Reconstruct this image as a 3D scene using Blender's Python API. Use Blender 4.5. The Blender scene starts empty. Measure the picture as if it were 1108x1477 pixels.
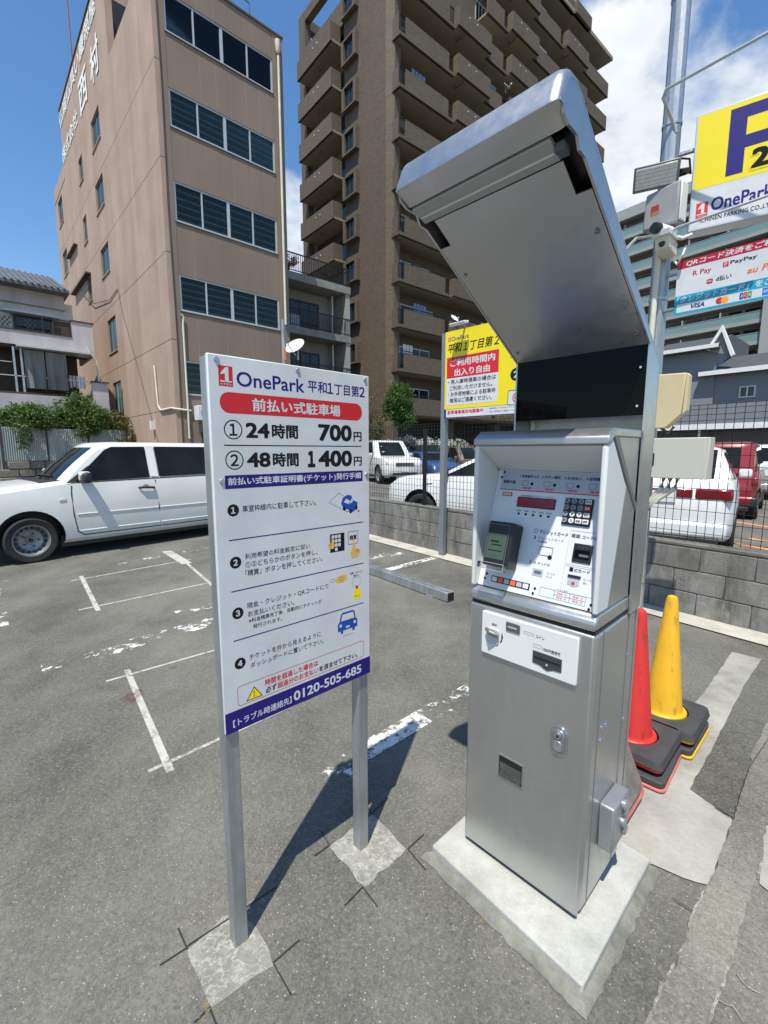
import bpy, bmesh, math, random
from mathutils import Vector, Matrix, noise as mnoise
random.seed(7)
R = math.radians
SC = bpy.context.scene
COL = SC.collection

# ---------------------------------------------------------------- camera, sky, sun, exposure
PITCH = math.atan(88.5 / 650.0)
cam_data = bpy.data.cameras.new('camera')
cam_data.sensor_fit = 'VERTICAL'
cam_data.sensor_height = 24.0
cam_data.lens = 24.0 * 650.0 / 1477.0
cam_data.clip_start = 0.02
cam_data.clip_end = 2000
cam = bpy.data.objects.new('camera', cam_data)
COL.objects.link(cam)
cam.location = (0, 0, 1.5)
cam.rotation_euler = (math.pi / 2 - PITCH, 0, 0)
SC.camera = cam

SUN_EL, SHADOW_AZ = 64.8, 17.8          # shadows fall towards azimuth 17.8 (from +Y towards +X)
sd = bpy.data.lights.new('sun', 'SUN')
sd.energy = 5.0
sd.angle = R(0.53)
sd.color = (1.0, 0.95, 0.83)
sun = bpy.data.objects.new('sun', sd)
COL.objects.link(sun)
ce = math.cos(R(SUN_EL))
to_sun = Vector((-math.sin(R(SHADOW_AZ)) * ce, -math.cos(R(SHADOW_AZ)) * ce, math.sin(R(SUN_EL))))
sun.rotation_euler = to_sun.to_track_quat('Z', 'Y').to_euler()

W = bpy.data.worlds.new('World')
SC.world = W
W.use_nodes = True
nt = W.node_tree
for n in list(nt.nodes):
    nt.nodes.remove(n)
wo = nt.nodes.new('ShaderNodeOutputWorld')
bg = nt.nodes.new('ShaderNodeBackground')
bg.inputs['Strength'].default_value = 0.10
sky = nt.nodes.new('ShaderNodeTexSky')
sky.sky_type = 'NISHITA'
sky.sun_disc = False
sky.sun_elevation = R(SUN_EL)
sky.sun_rotation = math.atan2(to_sun.x, to_sun.y)
sky.air_density = 1.15
sky.dust_density = 0.4
sky.ozone_density = 2.2
# cumulus: soft clouds mixed into the same sky by the direction of view
tc = nt.nodes.new('ShaderNodeTexCoord')
def wnode(t, **kw):
    n = nt.nodes.new(t)
    for k, v in kw.items():
        setattr(n, k, v)
    return n
def wmath(op, a, b=None, clamp=False):
    n = wnode('ShaderNodeMath', operation=op, use_clamp=clamp)
    for i, v in enumerate((a, b)):
        if v is None:
            continue
        if isinstance(v, (int, float)):
            n.inputs[i].default_value = v
        else:
            nt.links.new(v, n.inputs[i])
    return n.outputs[0]
def wnoise(scale, detail, rough, off, zs=1.6):
    mp = wnode('ShaderNodeMapping')
    mp.inputs['Location'].default_value = off
    mp.inputs['Scale'].default_value = (1, 1, zs)
    nt.links.new(tc.outputs['Generated'], mp.inputs['Vector'])
    nz = wnode('ShaderNodeTexNoise')
    nz.inputs['Scale'].default_value = scale
    nz.inputs['Detail'].default_value = detail
    nz.inputs['Roughness'].default_value = rough
    nz.inputs['Distortion'].default_value = 0.3
    nt.links.new(mp.outputs[0], nz.inputs['Vector'])
    return nz.outputs[0]
def pix_dir(x, y):
    c, s = math.cos(PITCH), math.sin(PITCH)
    dx, dy = (x - 554) / 650.0, (738.5 - y) / 650.0
    return Vector((dx, c + dy * s, -s + dy * c)).normalized()
bias = None
for (px, py, wd, am) in [(895, 200, .965, .45), (985, 320, .945, .47), (1110, 310, .96, .30), (410, 330, .992, .34), (930, 80, .985, .25), (1100, 90, .98, .12),
                         (75, 372, .9996, .22)]:
    d = pix_dir(px, py)
    dp = wnode('ShaderNodeVectorMath', operation='DOT_PRODUCT')
    nt.links.new(tc.outputs['Generated'], dp.inputs[0])
    dp.inputs[1].default_value = d
    mr = wnode('ShaderNodeMapRange', interpolation_type='SMOOTHERSTEP')
    mr.inputs['From Min'].default_value = wd
    mr.inputs['From Max'].default_value = 1.0
    mr.inputs['To Max'].default_value = am
    nt.links.new(dp.outputs['Value'], mr.inputs['Value'])
    bias = mr.outputs[0] if bias is None else wmath('MAXIMUM', bias, mr.outputs[0])
dens = wmath('ADD', wmath('ADD', wnoise(3.2, 7, .58, (3.1, 1.7, .4)), bias), -0.215)
mask = wnode('ShaderNodeMapRange', interpolation_type='SMOOTHSTEP')
mask.inputs['From Min'].default_value = .50
mask.inputs['From Max'].default_value = .72
nt.links.new(dens, mask.inputs['Value'])
shade = wnode('ShaderNodeMapRange')
shade.inputs['From Min'].default_value = .35
shade.inputs['From Max'].default_value = .7
nt.links.new(wnoise(5.0, 5, .55, (7.3, 2.2, 5.0)), shade.inputs['Value'])
cc = wnode('ShaderNodeMix', data_type='RGBA')
cc.inputs[6].default_value = (6.0, 6.6, 7.3, 1)
cc.inputs[7].default_value = (8.6, 8.7, 8.8, 1)
nt.links.new(shade.outputs[0], cc.inputs[0])
mx = wnode('ShaderNodeMix', data_type='RGBA')
nt.links.new(mask.outputs[0], mx.inputs[0])
hs = wnode('ShaderNodeHueSaturation')
hs.inputs['Saturation'].default_value = 1.22
hs.inputs['Value'].default_value = 1.42
nt.links.new(sky.outputs[0], hs.inputs['Color'])
nt.links.new(hs.outputs[0], mx.inputs[6])
nt.links.new(cc.outputs[2], mx.inputs[7])
nt.links.new(mx.outputs[2], bg.inputs['Color'])
nt.links.new(bg.outputs[0], wo.inputs['Surface'])

vs = SC.view_settings
vs.view_transform = 'Standard'
vs.look = 'None'
vs.exposure = 0.32
vs.gamma = 1.0
vs.use_curve_mapping = False

# ---------------------------------------------------------------- materials
MATS = {}
def srgb(r, g, b):
    f = lambda c: (c / 255 / 12.92) if c / 255 <= .04045 else ((c / 255 + .055) / 1.055) ** 2.4
    return (f(r), f(g), f(b))
class NB:
    """small node builder"""
    def __init__(s, name):
        s.m = bpy.data.materials.new(name)
        s.m.use_nodes = True
        s.t = s.m.node_tree
        s.b = s.t.nodes['Principled BSDF']
        s.out = s.t.nodes['Material Output']
        s.tc = s.t.nodes.new('ShaderNodeTexCoord')
    def n(s, t, **kw):
        n = s.t.nodes.new(t)
        for k, v in kw.items():
            setattr(n, k, v)
        return n
    def l(s, a, b):
        s.t.links.new(a, b)
    def noise(s, scale, detail=3, rough=.55, vec=None, scl=None):
        nz = s.n('ShaderNodeTexNoise')
        nz.inputs['Scale'].default_value = scale
        nz.inputs['Detail'].default_value = detail
        nz.inputs['Roughness'].default_value = rough
        v = vec or s.tc.outputs['Object']
        if scl:
            mp = s.n('ShaderNodeMapping')
            mp.inputs['Scale'].default_value = scl
            s.l(v, mp.inputs['Vector'])
            v = mp.outputs[0]
        s.l(v, nz.inputs['Vector'])
        return nz.outputs['Fac']
    def ramp(s, v, a, b, lo=0, hi=1):
        mr = s.n('ShaderNodeMapRange')
        mr.inputs['From Min'].default_value = a
        mr.inputs['From Max'].default_value = b
        mr.inputs['To Min'].default_value = lo
        mr.inputs['To Max'].default_value = hi
        s.l(v, mr.inputs['Value'])
        return mr.outputs[0]
    def math(s, op, a, b):
        n = s.n('ShaderNodeMath', operation=op)
        for i, v in enumerate((a, b)):
            if isinstance(v, (int, float)):
                n.inputs[i].default_value = v
            else:
                s.l(v, n.inputs[i])
        return n.outputs[0]
    def mix(s, f, a, b, blend='MIX'):
        n = s.n('ShaderNodeMix', data_type='RGBA', blend_type=blend)
        for i, v in ((0, f), (6, a), (7, b)):
            if isinstance(v, (int, float)):
                n.inputs[i].default_value = v
            elif isinstance(v, tuple):
                n.inputs[i].default_value = (*v[:3], 1)
            else:
                s.l(v, n.inputs[i])
        return n.outputs[2]
    def bump(s, h, st, dist=.01):
        b = s.n('ShaderNodeBump')
        b.inputs['Strength'].default_value = st
        b.inputs['Distance'].default_value = dist
        s.l(h, b.inputs['Height'])
        s.l(b.outputs[0], s.b.inputs['Normal'])
def M(name, col, rough=.6, metal=0.0, var=.10, scale=6.0, bump=0.0, bscale=60.0, coat=0.0, spec=.5, stretch=None, rvar=.0):
    if name in MATS:
        return MATS[name]
    k = NB(name)
    b = k.b
    b.inputs['Roughness'].default_value = rough
    b.inputs['Metallic'].default_value = metal
    b.inputs['Coat Weight'].default_value = coat
    b.inputs['Coat Roughness'].default_value = .08
    b.inputs['Specular IOR Level'].default_value = spec
    if var:
        f = k.noise(scale, 5, .6, scl=stretch)
        f = k.ramp(f, .3, .7)
        lo = tuple(c * (1 - var) for c in col)
        hi = tuple(min(1, c * (1 + var)) for c in col)
        k.l(k.mix(f, lo, hi), b.inputs['Base Color'])
        if rvar:
            k.l(k.ramp(k.noise(scale * 3, 4), .3, .7, max(.02, rough - rvar), min(1, rough + rvar)), b.inputs['Roughness'])
    else:
        b.inputs['Base Color'].default_value = (*col, 1)
    if bump:
        k.bump(k.noise(bscale, 4), bump)
    MATS[name] = k.m
    return k.m
def asphalt(name, lo, hi, patch=.25, speck=.5):
    k = NB(name)
    v = k.tc.outputs['Object']
    fine = k.ramp(k.noise(150, 4, .8, v), .30, .70)
    grit = k.ramp(k.noise(48, 5, .75, v), .34, .66)
    mid = k.ramp(k.noise(4.2, 8, .72, v), .32, .68)
    big = k.ramp(k.noise(.75, 6, .65, v), .38, .66)
    streak = k.ramp(k.noise(1.3, 6, .65, v, (1.0, .25, 1)), .42, .70)
    c = k.mix(fine, tuple(x * .82 for x in lo), tuple(x * 1.12 for x in hi))
    c = k.mix(k.math('MULTIPLY', grit, .6), c, tuple(x * .60 for x in lo))
    c = k.mix(k.math('MULTIPLY', mid, .55), c, tuple(x * .55 for x in lo))
    dk = k.ramp(k.noise(.42, 5, .6, v, (1, 1.6, 1)), .46, .66)
    c = k.mix(k.math('MULTIPLY', dk, .62), c, tuple(x * .72 for x in lo))
    c = k.mix(k.math('MULTIPLY', big, patch), c, tuple(x * 1.55 for x in hi))
    c = k.mix(k.math('MULTIPLY', streak, patch * .9), c, (hi[0] * 1.50, hi[1] * 1.47, hi[2] * 1.34))
    vo = k.n('ShaderNodeTexVoronoi')
    vo.inputs['Scale'].default_value = 95
    k.l(v, vo.inputs['Vector'])
    wn = k.n('ShaderNodeSeparateColor')
    k.l(vo.outputs['Color'], wn.inputs[0])
    stone = k.math('MULTIPLY', k.ramp(vo.outputs['Distance'], .26, .10), k.ramp(wn.outputs[0], .76, .86))
    for vs_, am in ((190, .24), (80, .13)):
        vg = k.n('ShaderNodeTexVoronoi')
        vg.inputs['Scale'].default_value = vs_
        k.l(v, vg.inputs['Vector'])
        sg2 = k.n('ShaderNodeSeparateColor')
        k.l(vg.outputs['Color'], sg2.inputs[0])
        c = k.mix(k.ramp(sg2.outputs[0], .55, 1.0, 0, am), c, tuple(x * 1.75 for x in hi))
        c = k.mix(k.ramp(sg2.outputs[1], .55, 1.0, 0, am), c, tuple(x * .40 for x in lo))
    c = k.mix(k.math('MULTIPLY', stone, speck), c, (.50, .48, .43))
    vo2 = k.n('ShaderNodeTexVoronoi')
    vo2.inputs['Scale'].default_value = 60
    k.l(v, vo2.inputs['Vector'])
    wn2 = k.n('ShaderNodeSeparateColor')
    k.l(vo2.outputs['Color'], wn2.inputs[0])
    pit = k.math('MULTIPLY', k.ramp(vo2.outputs['Distance'], .34, .2), k.ramp(wn2.outputs[1], .82, .9))
    c = k.mix(k.math('MULTIPLY', pit, .30), c, (.03, .03, .03))
    k.l(c, k.b.inputs['Base Color'])
    k.b.inputs['Roughness'].default_value = .88
    k.b.inputs['Specular IOR Level'].default_value = .3
    k.bump(k.math('ADD', k.noise(240, 3, .7, v), k.math('MULTIPLY', stone, .6)), .55, .004)
    MATS[name] = k.m
    return k.m
def concrete(name, lo, hi, scale=3.0, stain=(.10, .09, .07), st=.4, bump=.25):
    k = NB(name)
    v = k.n('ShaderNodeNewGeometry').outputs['Position']
    a = k.ramp(k.noise(scale, 7, .65, v), .3, .7)
    b2 = k.ramp(k.noise(scale * 18, 4, .7, v), .3, .75)
    c = k.mix(a, lo, hi)
    c = k.mix(k.math('MULTIPLY', b2, .22), c, tuple(x * .55 for x in lo))
    s1 = k.ramp(k.noise(scale * .7, 6, .7, v, (1, 1, .35)), .5, .72)
    c = k.mix(k.math('MULTIPLY', s1, st), c, stain)
    k.l(c, k.b.inputs['Base Color'])
    k.b.inputs['Roughness'].default_value = .9
    k.b.inputs['Specular IOR Level'].default_value = .25
    k.bump(k.math('ADD', k.noise(scale * 14, 6, .7, v), k.math('MULTIPLY', k.noise(scale * 50, 3, .7, v), .5)), bump, .01)
    MATS[name] = k.m
    return k.m
def worn(name, col, scale, lo, hi, rough=.8):
    """paint that has flaked off in places: the gaps are transparent"""
    k = NB(name)
    v = k.tc.outputs['Object']
    k.l(k.mix(k.ramp(k.noise(30, 4, .6, v), .3, .7), tuple(x * .8 for x in col), col), k.b.inputs['Base Color'])
    k.b.inputs['Roughness'].default_value = rough
    n1 = k.noise(scale, 8, .72, v)
    n2 = k.noise(scale * .18, 3, .6, v)
    f = k.ramp(k.math('ADD', k.math('MULTIPLY', n1, .6), k.math('MULTIPLY', n2, .4)), lo, hi)
    tr = k.n('ShaderNodeBsdfTransparent')
    ms = k.n('ShaderNodeMixShader')
    k.l(f, ms.inputs[0])
    k.l(tr.outputs[0], ms.inputs[1])
    k.l(k.b.outputs[0], ms.inputs[2])
    k.l(ms.outputs[0], k.out.inputs['Surface'])
    MATS[name] = k.m
    return k.m
def glass(name, tint, refl=.06, rough=.03):
    k = NB(name)
    tr = k.n('ShaderNodeBsdfTransparent')
    tr.inputs[0].default_value = (*tint, 1)
    gl = k.n('ShaderNodeBsdfGlossy')
    gl.inputs['Roughness'].default_value = rough
    gl.inputs['Color'].default_value = (.58, .58, .55, 1)
    fr = k.n('ShaderNodeFresnel')
    fr.inputs['IOR'].default_value = 1.5
    ad = k.math('ADD', fr.outputs[0], refl)
    ms = k.n('ShaderNodeMixShader')
    k.l(ad, ms.inputs[0])
    k.l(tr.outputs[0], ms.inputs[1])
    k.l(gl.outputs[0], ms.inputs[2])
    k.l(ms.outputs[0], k.out.inputs['Surface'])
    MATS[name] = k.m
    return k.m
def tiled(name, lo, hi, mortar, scale, rough=.75, var=.5):
    """small wall tiles seen from afar"""
    k = NB(name)
    v = k.tc.outputs['Object']
    sp = k.n('ShaderNodeSeparateXYZ')
    k.l(v, sp.inputs[0])
    cb = k.n('ShaderNodeCombineXYZ')
    k.l(k.math('ADD', sp.outputs[0], sp.outputs[1]), cb.inputs[0])
    k.l(sp.outputs[2], cb.inputs[1])
    br = k.n('ShaderNodeTexBrick')
    br.inputs['Color1'].default_value = (*lo, 1)
    br.inputs['Color2'].default_value = (*hi, 1)
    br.inputs['Mortar'].default_value = (*mortar, 1)
    br.inputs['Scale'].default_value = scale
    br.inputs['Mortar Size'].default_value = .015
    k.l(cb.outputs[0], br.inputs['Vector'])
    f = k.ramp(k.noise(.35, 5, .6, v, (1, 1, .5)), .3, .7)
    c = k.mix(k.math('MULTIPLY', f, .35), br.outputs[0], tuple(x * .68 for x in lo))
    f2 = k.ramp(k.noise(2.5, 4, .7, v), .3, .7)
    c = k.mix(k.math('MULTIPLY', f2, .25), c, tuple(x * 1.3 for x in hi))
    k.l(c, k.b.inputs['Base Color'])
    k.b.inputs['Roughness'].default_value = rough
    MATS[name] = k.m
    return k.m

# ---------------------------------------------------------------- mesh helpers
class MB:
    def __init__(s):
        s.v, s.f = [], []
    def poly(s, pts, faces):
        o = len(s.v)
        s.v += [tuple(p) for p in pts]
        s.f += [tuple(i + o for i in f) for f in faces]
        return s
    def box(s, x0, x1, y0, y1, z0, z1):
        return s.poly([(x0, y0, z0), (x1, y0, z0), (x1, y1, z0), (x0, y1, z0), (x0, y0, z1), (x1, y0, z1), (x1, y1, z1), (x0, y1, z1)],
                      [(0, 3, 2, 1), (4, 5, 6, 7), (0, 1, 5, 4), (1, 2, 6, 5), (2, 3, 7, 6), (3, 0, 4, 7)])
    def prism(s, pg, ax, a, b):
        n = len(pg)
        mk = {'x': lambda p, t: (t, p[0], p[1]), 'y': lambda p, t: (p[0], t, p[1]), 'z': lambda p, t: (p[0], p[1], t)}[ax]
        pts = [mk(p, a) for p in pg] + [mk(p, b) for p in pg]
        fs = [tuple(range(n - 1, -1, -1)), tuple(range(n, 2 * n))] + [(i, (i + 1) % n, n + (i + 1) % n, n + i) for i in range(n)]
        return s.poly(pts, fs)
    def tube(s, path, r, n=8, cap=True):
        path = [Vector(p) for p in path]
        rs = r if isinstance(r, (list, tuple)) else [r] * len(path)
        rings = []
        for i, p in enumerate(path):
            d = (path[min(i + 1, len(path) - 1)] - path[max(i - 1, 0)]).normalized()
            up = Vector((0, 0, 1)) if abs(d.z) < .95 else Vector((1, 0, 0))
            a = d.cross(up).normalized()
            b = d.cross(a).normalized()
            rings.append([tuple(p + (a * math.cos(t) + b * math.sin(t)) * rs[i]) for t in [2 * math.pi * (j + .5) / n for j in range(n)]])
        pts = [q for rg in rings for q in rg]
        fs = []
        for i in range(len(path) - 1):
            for j in range(n):
                fs.append((i * n + j, i * n + (j + 1) % n, (i + 1) * n + (j + 1) % n, (i + 1) * n + j))
        if cap:
            fs += [tuple(range(n - 1, -1, -1)), tuple((len(path) - 1) * n + j for j in range(n))]
        return s.poly(pts, fs)
    def lathe(s, prof, n=24, c=(0, 0, 0), ax='z', cap=True):
        pts, fs = [], []
        for (r, h) in prof:
            for j in range(n):
                t = 2 * math.pi * j / n
                q = {'z': (r * math.cos(t), r * math.sin(t), h), 'y': (r * math.cos(t), h, r * math.sin(t)), 'x': (h, r * math.cos(t), r * math.sin(t))}[ax]
                pts.append((c[0] + q[0], c[1] + q[1], c[2] + q[2]))
        for i in range(len(prof) - 1):
            for j in range(n):
                fs.append((i * n + j, i * n + (j + 1) % n, (i + 1) * n + (j + 1) % n, (i + 1) * n + j))
        if cap and prof[0][0] > 1e-5:
            fs.append(tuple(range(n - 1, -1, -1)))
        if cap and prof[-1][0] > 1e-5:
            fs.append(tuple((len(prof) - 1) * n + j for j in range(n)))
        return s.poly(pts, fs)
    def mesh(s, name, m=None, smooth=None, weld=False):
        me = bpy.data.meshes.new(name)
        me.from_pydata(s.v, [], s.f)
        bm = bmesh.new()
        bm.from_mesh(me)
        if weld:
            bmesh.ops.remove_doubles(bm, verts=bm.verts, dist=1e-5)
        bmesh.ops.recalc_face_normals(bm, faces=bm.faces)
        bm.to_mesh(me)
        bm.free()
        if m:
            me.materials.append(m)
        if smooth:
            me.polygons.foreach_set('use_smooth', [True] * len(me.polygons))
            me.set_sharp_from_angle(angle=R(smooth))
        return me
    def build(s, name, m, parent=None, bevel=0, seg=2, smooth=None, weld=False):
        return link(name, s.mesh(name, m, smooth, weld), parent, bevel, seg)
def link(name, me, parent=None, bevel=0, seg=2, loc=None, rot=None):
    o = bpy.data.objects.new(name, me)
    COL.objects.link(o)
    if parent:
        o.parent = parent
    if loc:
        o.location = loc
    if rot:
        o.rotation_euler = rot
    if bevel:
        md = o.modifiers.new('bevel', 'BEVEL')
        md.width = bevel
        md.segments = seg
        md.limit_method = 'ANGLE'
        md.angle_limit = R(35)
        md.harden_normals = False
        me.polygons.foreach_set('use_smooth', [True] * len(me.polygons))
        me.set_sharp_from_angle(angle=R(40))
    return o
def box(name, m, parent, x0, x1, y0, y1, z0, z1, bevel=0, seg=2):
    return MB().box(x0, x1, y0, y1, z0, z1).build(name, m, parent, bevel, seg)
def tag(o, label, cat, group=None):
    o['label'] = label
    o['category'] = cat
    if group:
        o['group'] = group
    return o
def thing(name, label, cat, loc=(0, 0, 0), rotz=0, group=None):
    o = bpy.data.objects.new(name, None)
    o.empty_display_size = .1
    COL.objects.link(o)
    o.location = loc
    o.rotation_euler = (0, 0, rotz)
    return tag(o, label, cat, group)
def struct(o):
    o['kind'] = 'structure'
    return o
def dup(o, parent=None):
    c = o.copy()
    COL.objects.link(c)
    c.parent = parent
    for ch in list(o.children):
        dup(ch, c)
    return c
def text(parent, s, x0, x1, z0, z1, y, m, bold=.0, shear=0.0, name='lettering', keep=False, flip=False):
    """lettering in the local XZ plane facing -Y, fitted to a box"""
    cu = bpy.data.curves.new('t', 'FONT')
    cu.body = s
    cu.shear = shear
    cu.resolution_u = 3
    o = bpy.data.objects.new('t', cu)
    src = o.to_mesh()
    co = [v.co.copy() for v in src.vertices]
    fs = [tuple(p.vertices) for p in src.polygons]
    o.to_mesh_clear()
    bpy.data.objects.remove(o)
    bpy.data.curves.remove(cu)
    a0, a1 = min(c.x for c in co), max(c.x for c in co)
    b0, b1 = min(c.y for c in co), max(c.y for c in co)
    sx, sz = (x1 - x0) / (a1 - a0), (z1 - z0) / (b1 - b0)
    if keep:
        sx = sz
        x0 = (x0 + x1) / 2 - (a1 - a0) * sx / 2
    me = bpy.data.meshes.new(name)
    e = bold * .8
    sx, sz = sx * (1 - 2 * e / (a1 - a0)) if e else sx, sz * (1 - 2 * e / (b1 - b0)) if e else sz
    vv, ff = [], []
    for i, (ex, ez) in enumerate([(0, 0)] if not e else [(0, 0), (-1, -1), (1, -1), (-1, 1), (1, 1), (-1.2, 0), (1.2, 0), (0, 1), (0, -1)]):
        o_ = len(vv)
        vv += [(x0 + (c.x - a0 + e + ex * e * .8) * sx, y - i * .00001, z0 + (c.y - b0 + e + ez * e * .8) * sz) for c in co]
        ff += [tuple(j + o_ for j in f) for f in fs]
    me.from_pydata(vv, [], ff)
    me.materials.append(m)
    return link(name, me, parent)
def flat(parent, name, pts, y, m):
    """flat print: polygon in the local XZ plane facing -Y"""
    me = bpy.data.meshes.new(name)
    me.from_pydata([(p[0], y, p[1]) for p in pts], [], [tuple(range(len(pts)))])
    me.materials.append(m)
    return link(name, me, parent)
def rect(x0, x1, z0, z1):
    return [(x0, z0), (x1, z0), (x1, z1), (x0, z1)]
def rrect(x0, x1, z0, z1, r, n=6):
    out = []
    for cx, cz, a in ((x1 - r, z0 + r, -90), (x1 - r, z1 - r, 0), (x0 + r, z1 - r, 90), (x0 + r, z0 + r, 180)):
        for i in range(n + 1):
            t = R(a + 90 * i / n)
            out.append((cx + r * math.cos(t), cz + r * math.sin(t)))
    return out
def disc(cx, cz, r, n=24, rz=None):
    return [(cx + r * math.cos(2 * math.pi * i / n), cz + (rz or r) * math.sin(2 * math.pi * i / n)) for i in range(n)]
def ring(parent, name, pts, w, y, m):
    """closed outline stroke of polygon pts, width w, in the XZ plane"""
    n = len(pts)
    cx = sum(p[0] for p in pts) / n
    cz = sum(p[1] for p in pts) / n
    inner = []
    for i in range(n):
        p0, p1, p2 = Vector(pts[i - 1]), Vector(pts[i]), Vector(pts[(i + 1) % n])
        d = ((p1 - p0).normalized() + (p2 - p1).normalized())
        nn = Vector((-d.y, d.x)).normalized()
        if nn.dot(Vector((cx, cz)) - p1) < 0:
            nn = -nn
        inner.append((p1.x + nn.x * w, p1.y + nn.y * w))
    me = bpy.data.meshes.new(name)
    me.from_pydata([(p[0], y, p[1]) for p in pts] + [(p[0], y, p[1]) for p in inner], [], [(i, (i + 1) % n, n + (i + 1) % n, n + i) for i in range(n)])
    me.materials.append(m)
    return link(name, me, parent)
def G(x, y, h=0.0):
    """point of the ground seen at a pixel of the photograph (survey helper)"""
    c, s = math.cos(PITCH), math.sin(PITCH)
    dx, dy = (x - 554) / 650.0, (738.5 - y) / 650.0
    d = Vector((dx, c + dy * s, -s + dy * c))
    t = (h - 1.5) / d.z
    return Vector((d.x * t, d.y * t, h))

# ---------------------------------------------------------------- ground
m_asph = asphalt('asphalt', (.058, .0565, .051), (.170, .165, .147), .42, .8)
m_asph2 = asphalt('asphalt_patch', (.065, .063, .056), (.165, .159, .141), .22, .6)
m_asph3 = asphalt('asphalt_path', (.075, .072, .062), (.20, .192, .166), .42, .7)
m_conc = concrete('concrete_light', (.36, .345, .30), (.54, .52, .46), 4, (.19, .175, .14), .45, .35)
m_conc2 = concrete('concrete_patch', (.25, .242, .215), (.41, .395, .355), 3, (.15, .14, .115), .7, .45)
m_mortar = concrete('mortar_patch', (.25, .245, .205), (.60, .58, .51), 11, (.17, .16, .125), .55, .8)
def mortar(name):
    k = NB(name)
    v = k.tc.outputs['Object']
    c = k.mix(k.ramp(k.noise(9, 7, .7, v), .3, .7), (.17, .167, .142), (.31, .302, .262))
    for sc_, w in ((7, .022), (17, .018)):
        n = k.math('ABSOLUTE', k.math('SUBTRACT', k.noise(sc_, 5, .6, v), .5), 0)
        c = k.mix(k.ramp(n, w, .004, 0, .40), c, (.50, .49, .43))
    c = k.mix(k.ramp(k.noise(30, 4, .7, v), .60, .72, 0, .6), c, (.12, .115, .095))
    k.l(c, k.b.inputs['Base Color'])
    k.b.inputs['Roughness'].default_value = .92
    k.bump(k.noise(35, 6, .7, v), .9, .01)
    return k.m
m_mortar = mortar('mortar_patch')
m_dark = M('dark_line', (.025, .025, .025), .9, var=.2)
m_crack = worn('crack_filler', (.33, .315, .265), 30, .44, .60)
m_paint = worn('line_paint', (.47, .47, .41), 26, .36, .50)
m_worn = worn('worn_paint', (.70, .70, .67), 11, .535, .575)
m_worn2 = worn('cracked_paint', (.70, .70, .66), 20, .46, .53)
m_orange = worn('orange_paint', (.75, .32, .10), 20, .30, .42)
m_rust = worn('rust_stain', (.16, .06, .04), 20, .45, .75)
m_ochre = worn('ochre_mark', (.40, .25, .07), 45, .54, .62)

gm = MB()
gm.poly([(-400, -60, 0), (400, -60, 0), (400, 700, 0), (-400, 700, 0)], [(0, 1, 2, 3)])
ground = struct(gm.build('ground', m_asph))

def sheet(name, pix, z, m, rag=0.0, parent=None, seed=1):
    rnd = random.Random(seed)
    P = [G(*p) for p in pix]
    pts = []
    for i, p in enumerate(P):
        q = P[(i + 1) % len(P)]
        n = max(1, int((q - p).length / .035)) if rag else 1
        for j in range(n):
            w = p.lerp(q, j / n)
            if rag and j:
                w = w + Vector((rnd.uniform(-rag, rag), rnd.uniform(-rag, rag), 0))
            pts.append((w.x, w.y, z))
    me = bpy.data.meshes.new(name)
    me.from_pydata(pts, [], [tuple(range(len(pts)))])
    bm = bmesh.new(); bm.from_mesh(me)
    bmesh.ops.triangulate(bm, faces=bm.faces[:])
    bmesh.ops.recalc_face_normals(bm, faces=bm.faces)
    for f in bm.faces:
        if f.normal.z < 0:
            f.normal_flip()
    bm.to_mesh(me); bm.free()
    me.materials.append(m)
    return link(name, me, parent)
ZC = [.0015]                 # each marking lies a hair above the one before
def line(name, p, q, w, m, z=.008, parent=ground):
    a, b = G(*p), G(*q)
    ZC[0] += .00012
    return wline(name, [a, b], w, m, ZC[0], parent)
def wline(name, path, w, m, z=.008, parent=ground, rag=0.0):
    path = [Vector(p) for p in path]
    L, Rr = [], []
    for i, p in enumerate(path):
        d = (path[min(i + 1, len(path) - 1)] - path[max(i - 1, 0)])
        d.z = 0
        d.normalize()
        n = Vector((-d.y, d.x, 0))
        ww = w * random.uniform(1 - rag, 1 + rag) / 2
        L.append((p.x + n.x * ww, p.y + n.y * ww, z))
        Rr.append((p.x - n.x * ww, p.y - n.y * ww, z))
    k = len(path)
    me = bpy.data.meshes.new(name)
    me.from_pydata(Rr + L, [], [(i, i + 1, k + i + 1, k + i) for i in range(k - 1)])
    me.materials.append(m)
    return link(name, me, parent)

# resurfaced path on the right, concrete strips
struct(sheet('asphalt_path', [(1004, 1477), (700, 1900), (1500, 2200), (1500, 1000), (1180, 985), (1108, 1080), (1058, 1182)], .004, m_asph3, .004, seed=2))
struct(sheet('concrete_apron', [(1056, 941), (1099, 952), (1076, 986), (1062, 1012), (1028, 1080), (995, 1140), (1030, 1165), (1056, 1184), (1042, 1222), (1030, 1262), (1020, 1278), (985, 1268), (940, 1248),
                                (850, 1240), (890, 1170), (920, 1120), (985, 1045), (1002, 1015), (1016, 1000)], .006, m_conc2, .004, seed=3))
struct(sheet('asphalt_patch', [(995, 1140), (1028, 1080), (1062, 1012), (1076, 986), (1099, 952), (1150, 965), (1107, 1043), (1089, 1077), (1057, 1181), (1030, 1165)], .008, m_asph2, .003, seed=4))
m_strip = asphalt('worn_strip', (.10, .097, .082), (.235, .227, .195), .5, .6)
struct(sheet('worn_strip', [(1057, 1184), (1090, 1075), (1125, 1010), (1190, 1000), (1112, 1215), (1100, 1245), (1075, 1320), (1036, 1440), (1005, 1530), (905, 1530), (945, 1450), (985, 1370), (999, 1320), (1030, 1262)], .0085, m_strip, .004, seed=21))
struct(sheet('concrete_slab', [(1104, 1195), (1095, 1278), (1112, 1292), (1180, 1290), (1180, 1150)], .010, m_conc2, .003, seed=22))
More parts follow.
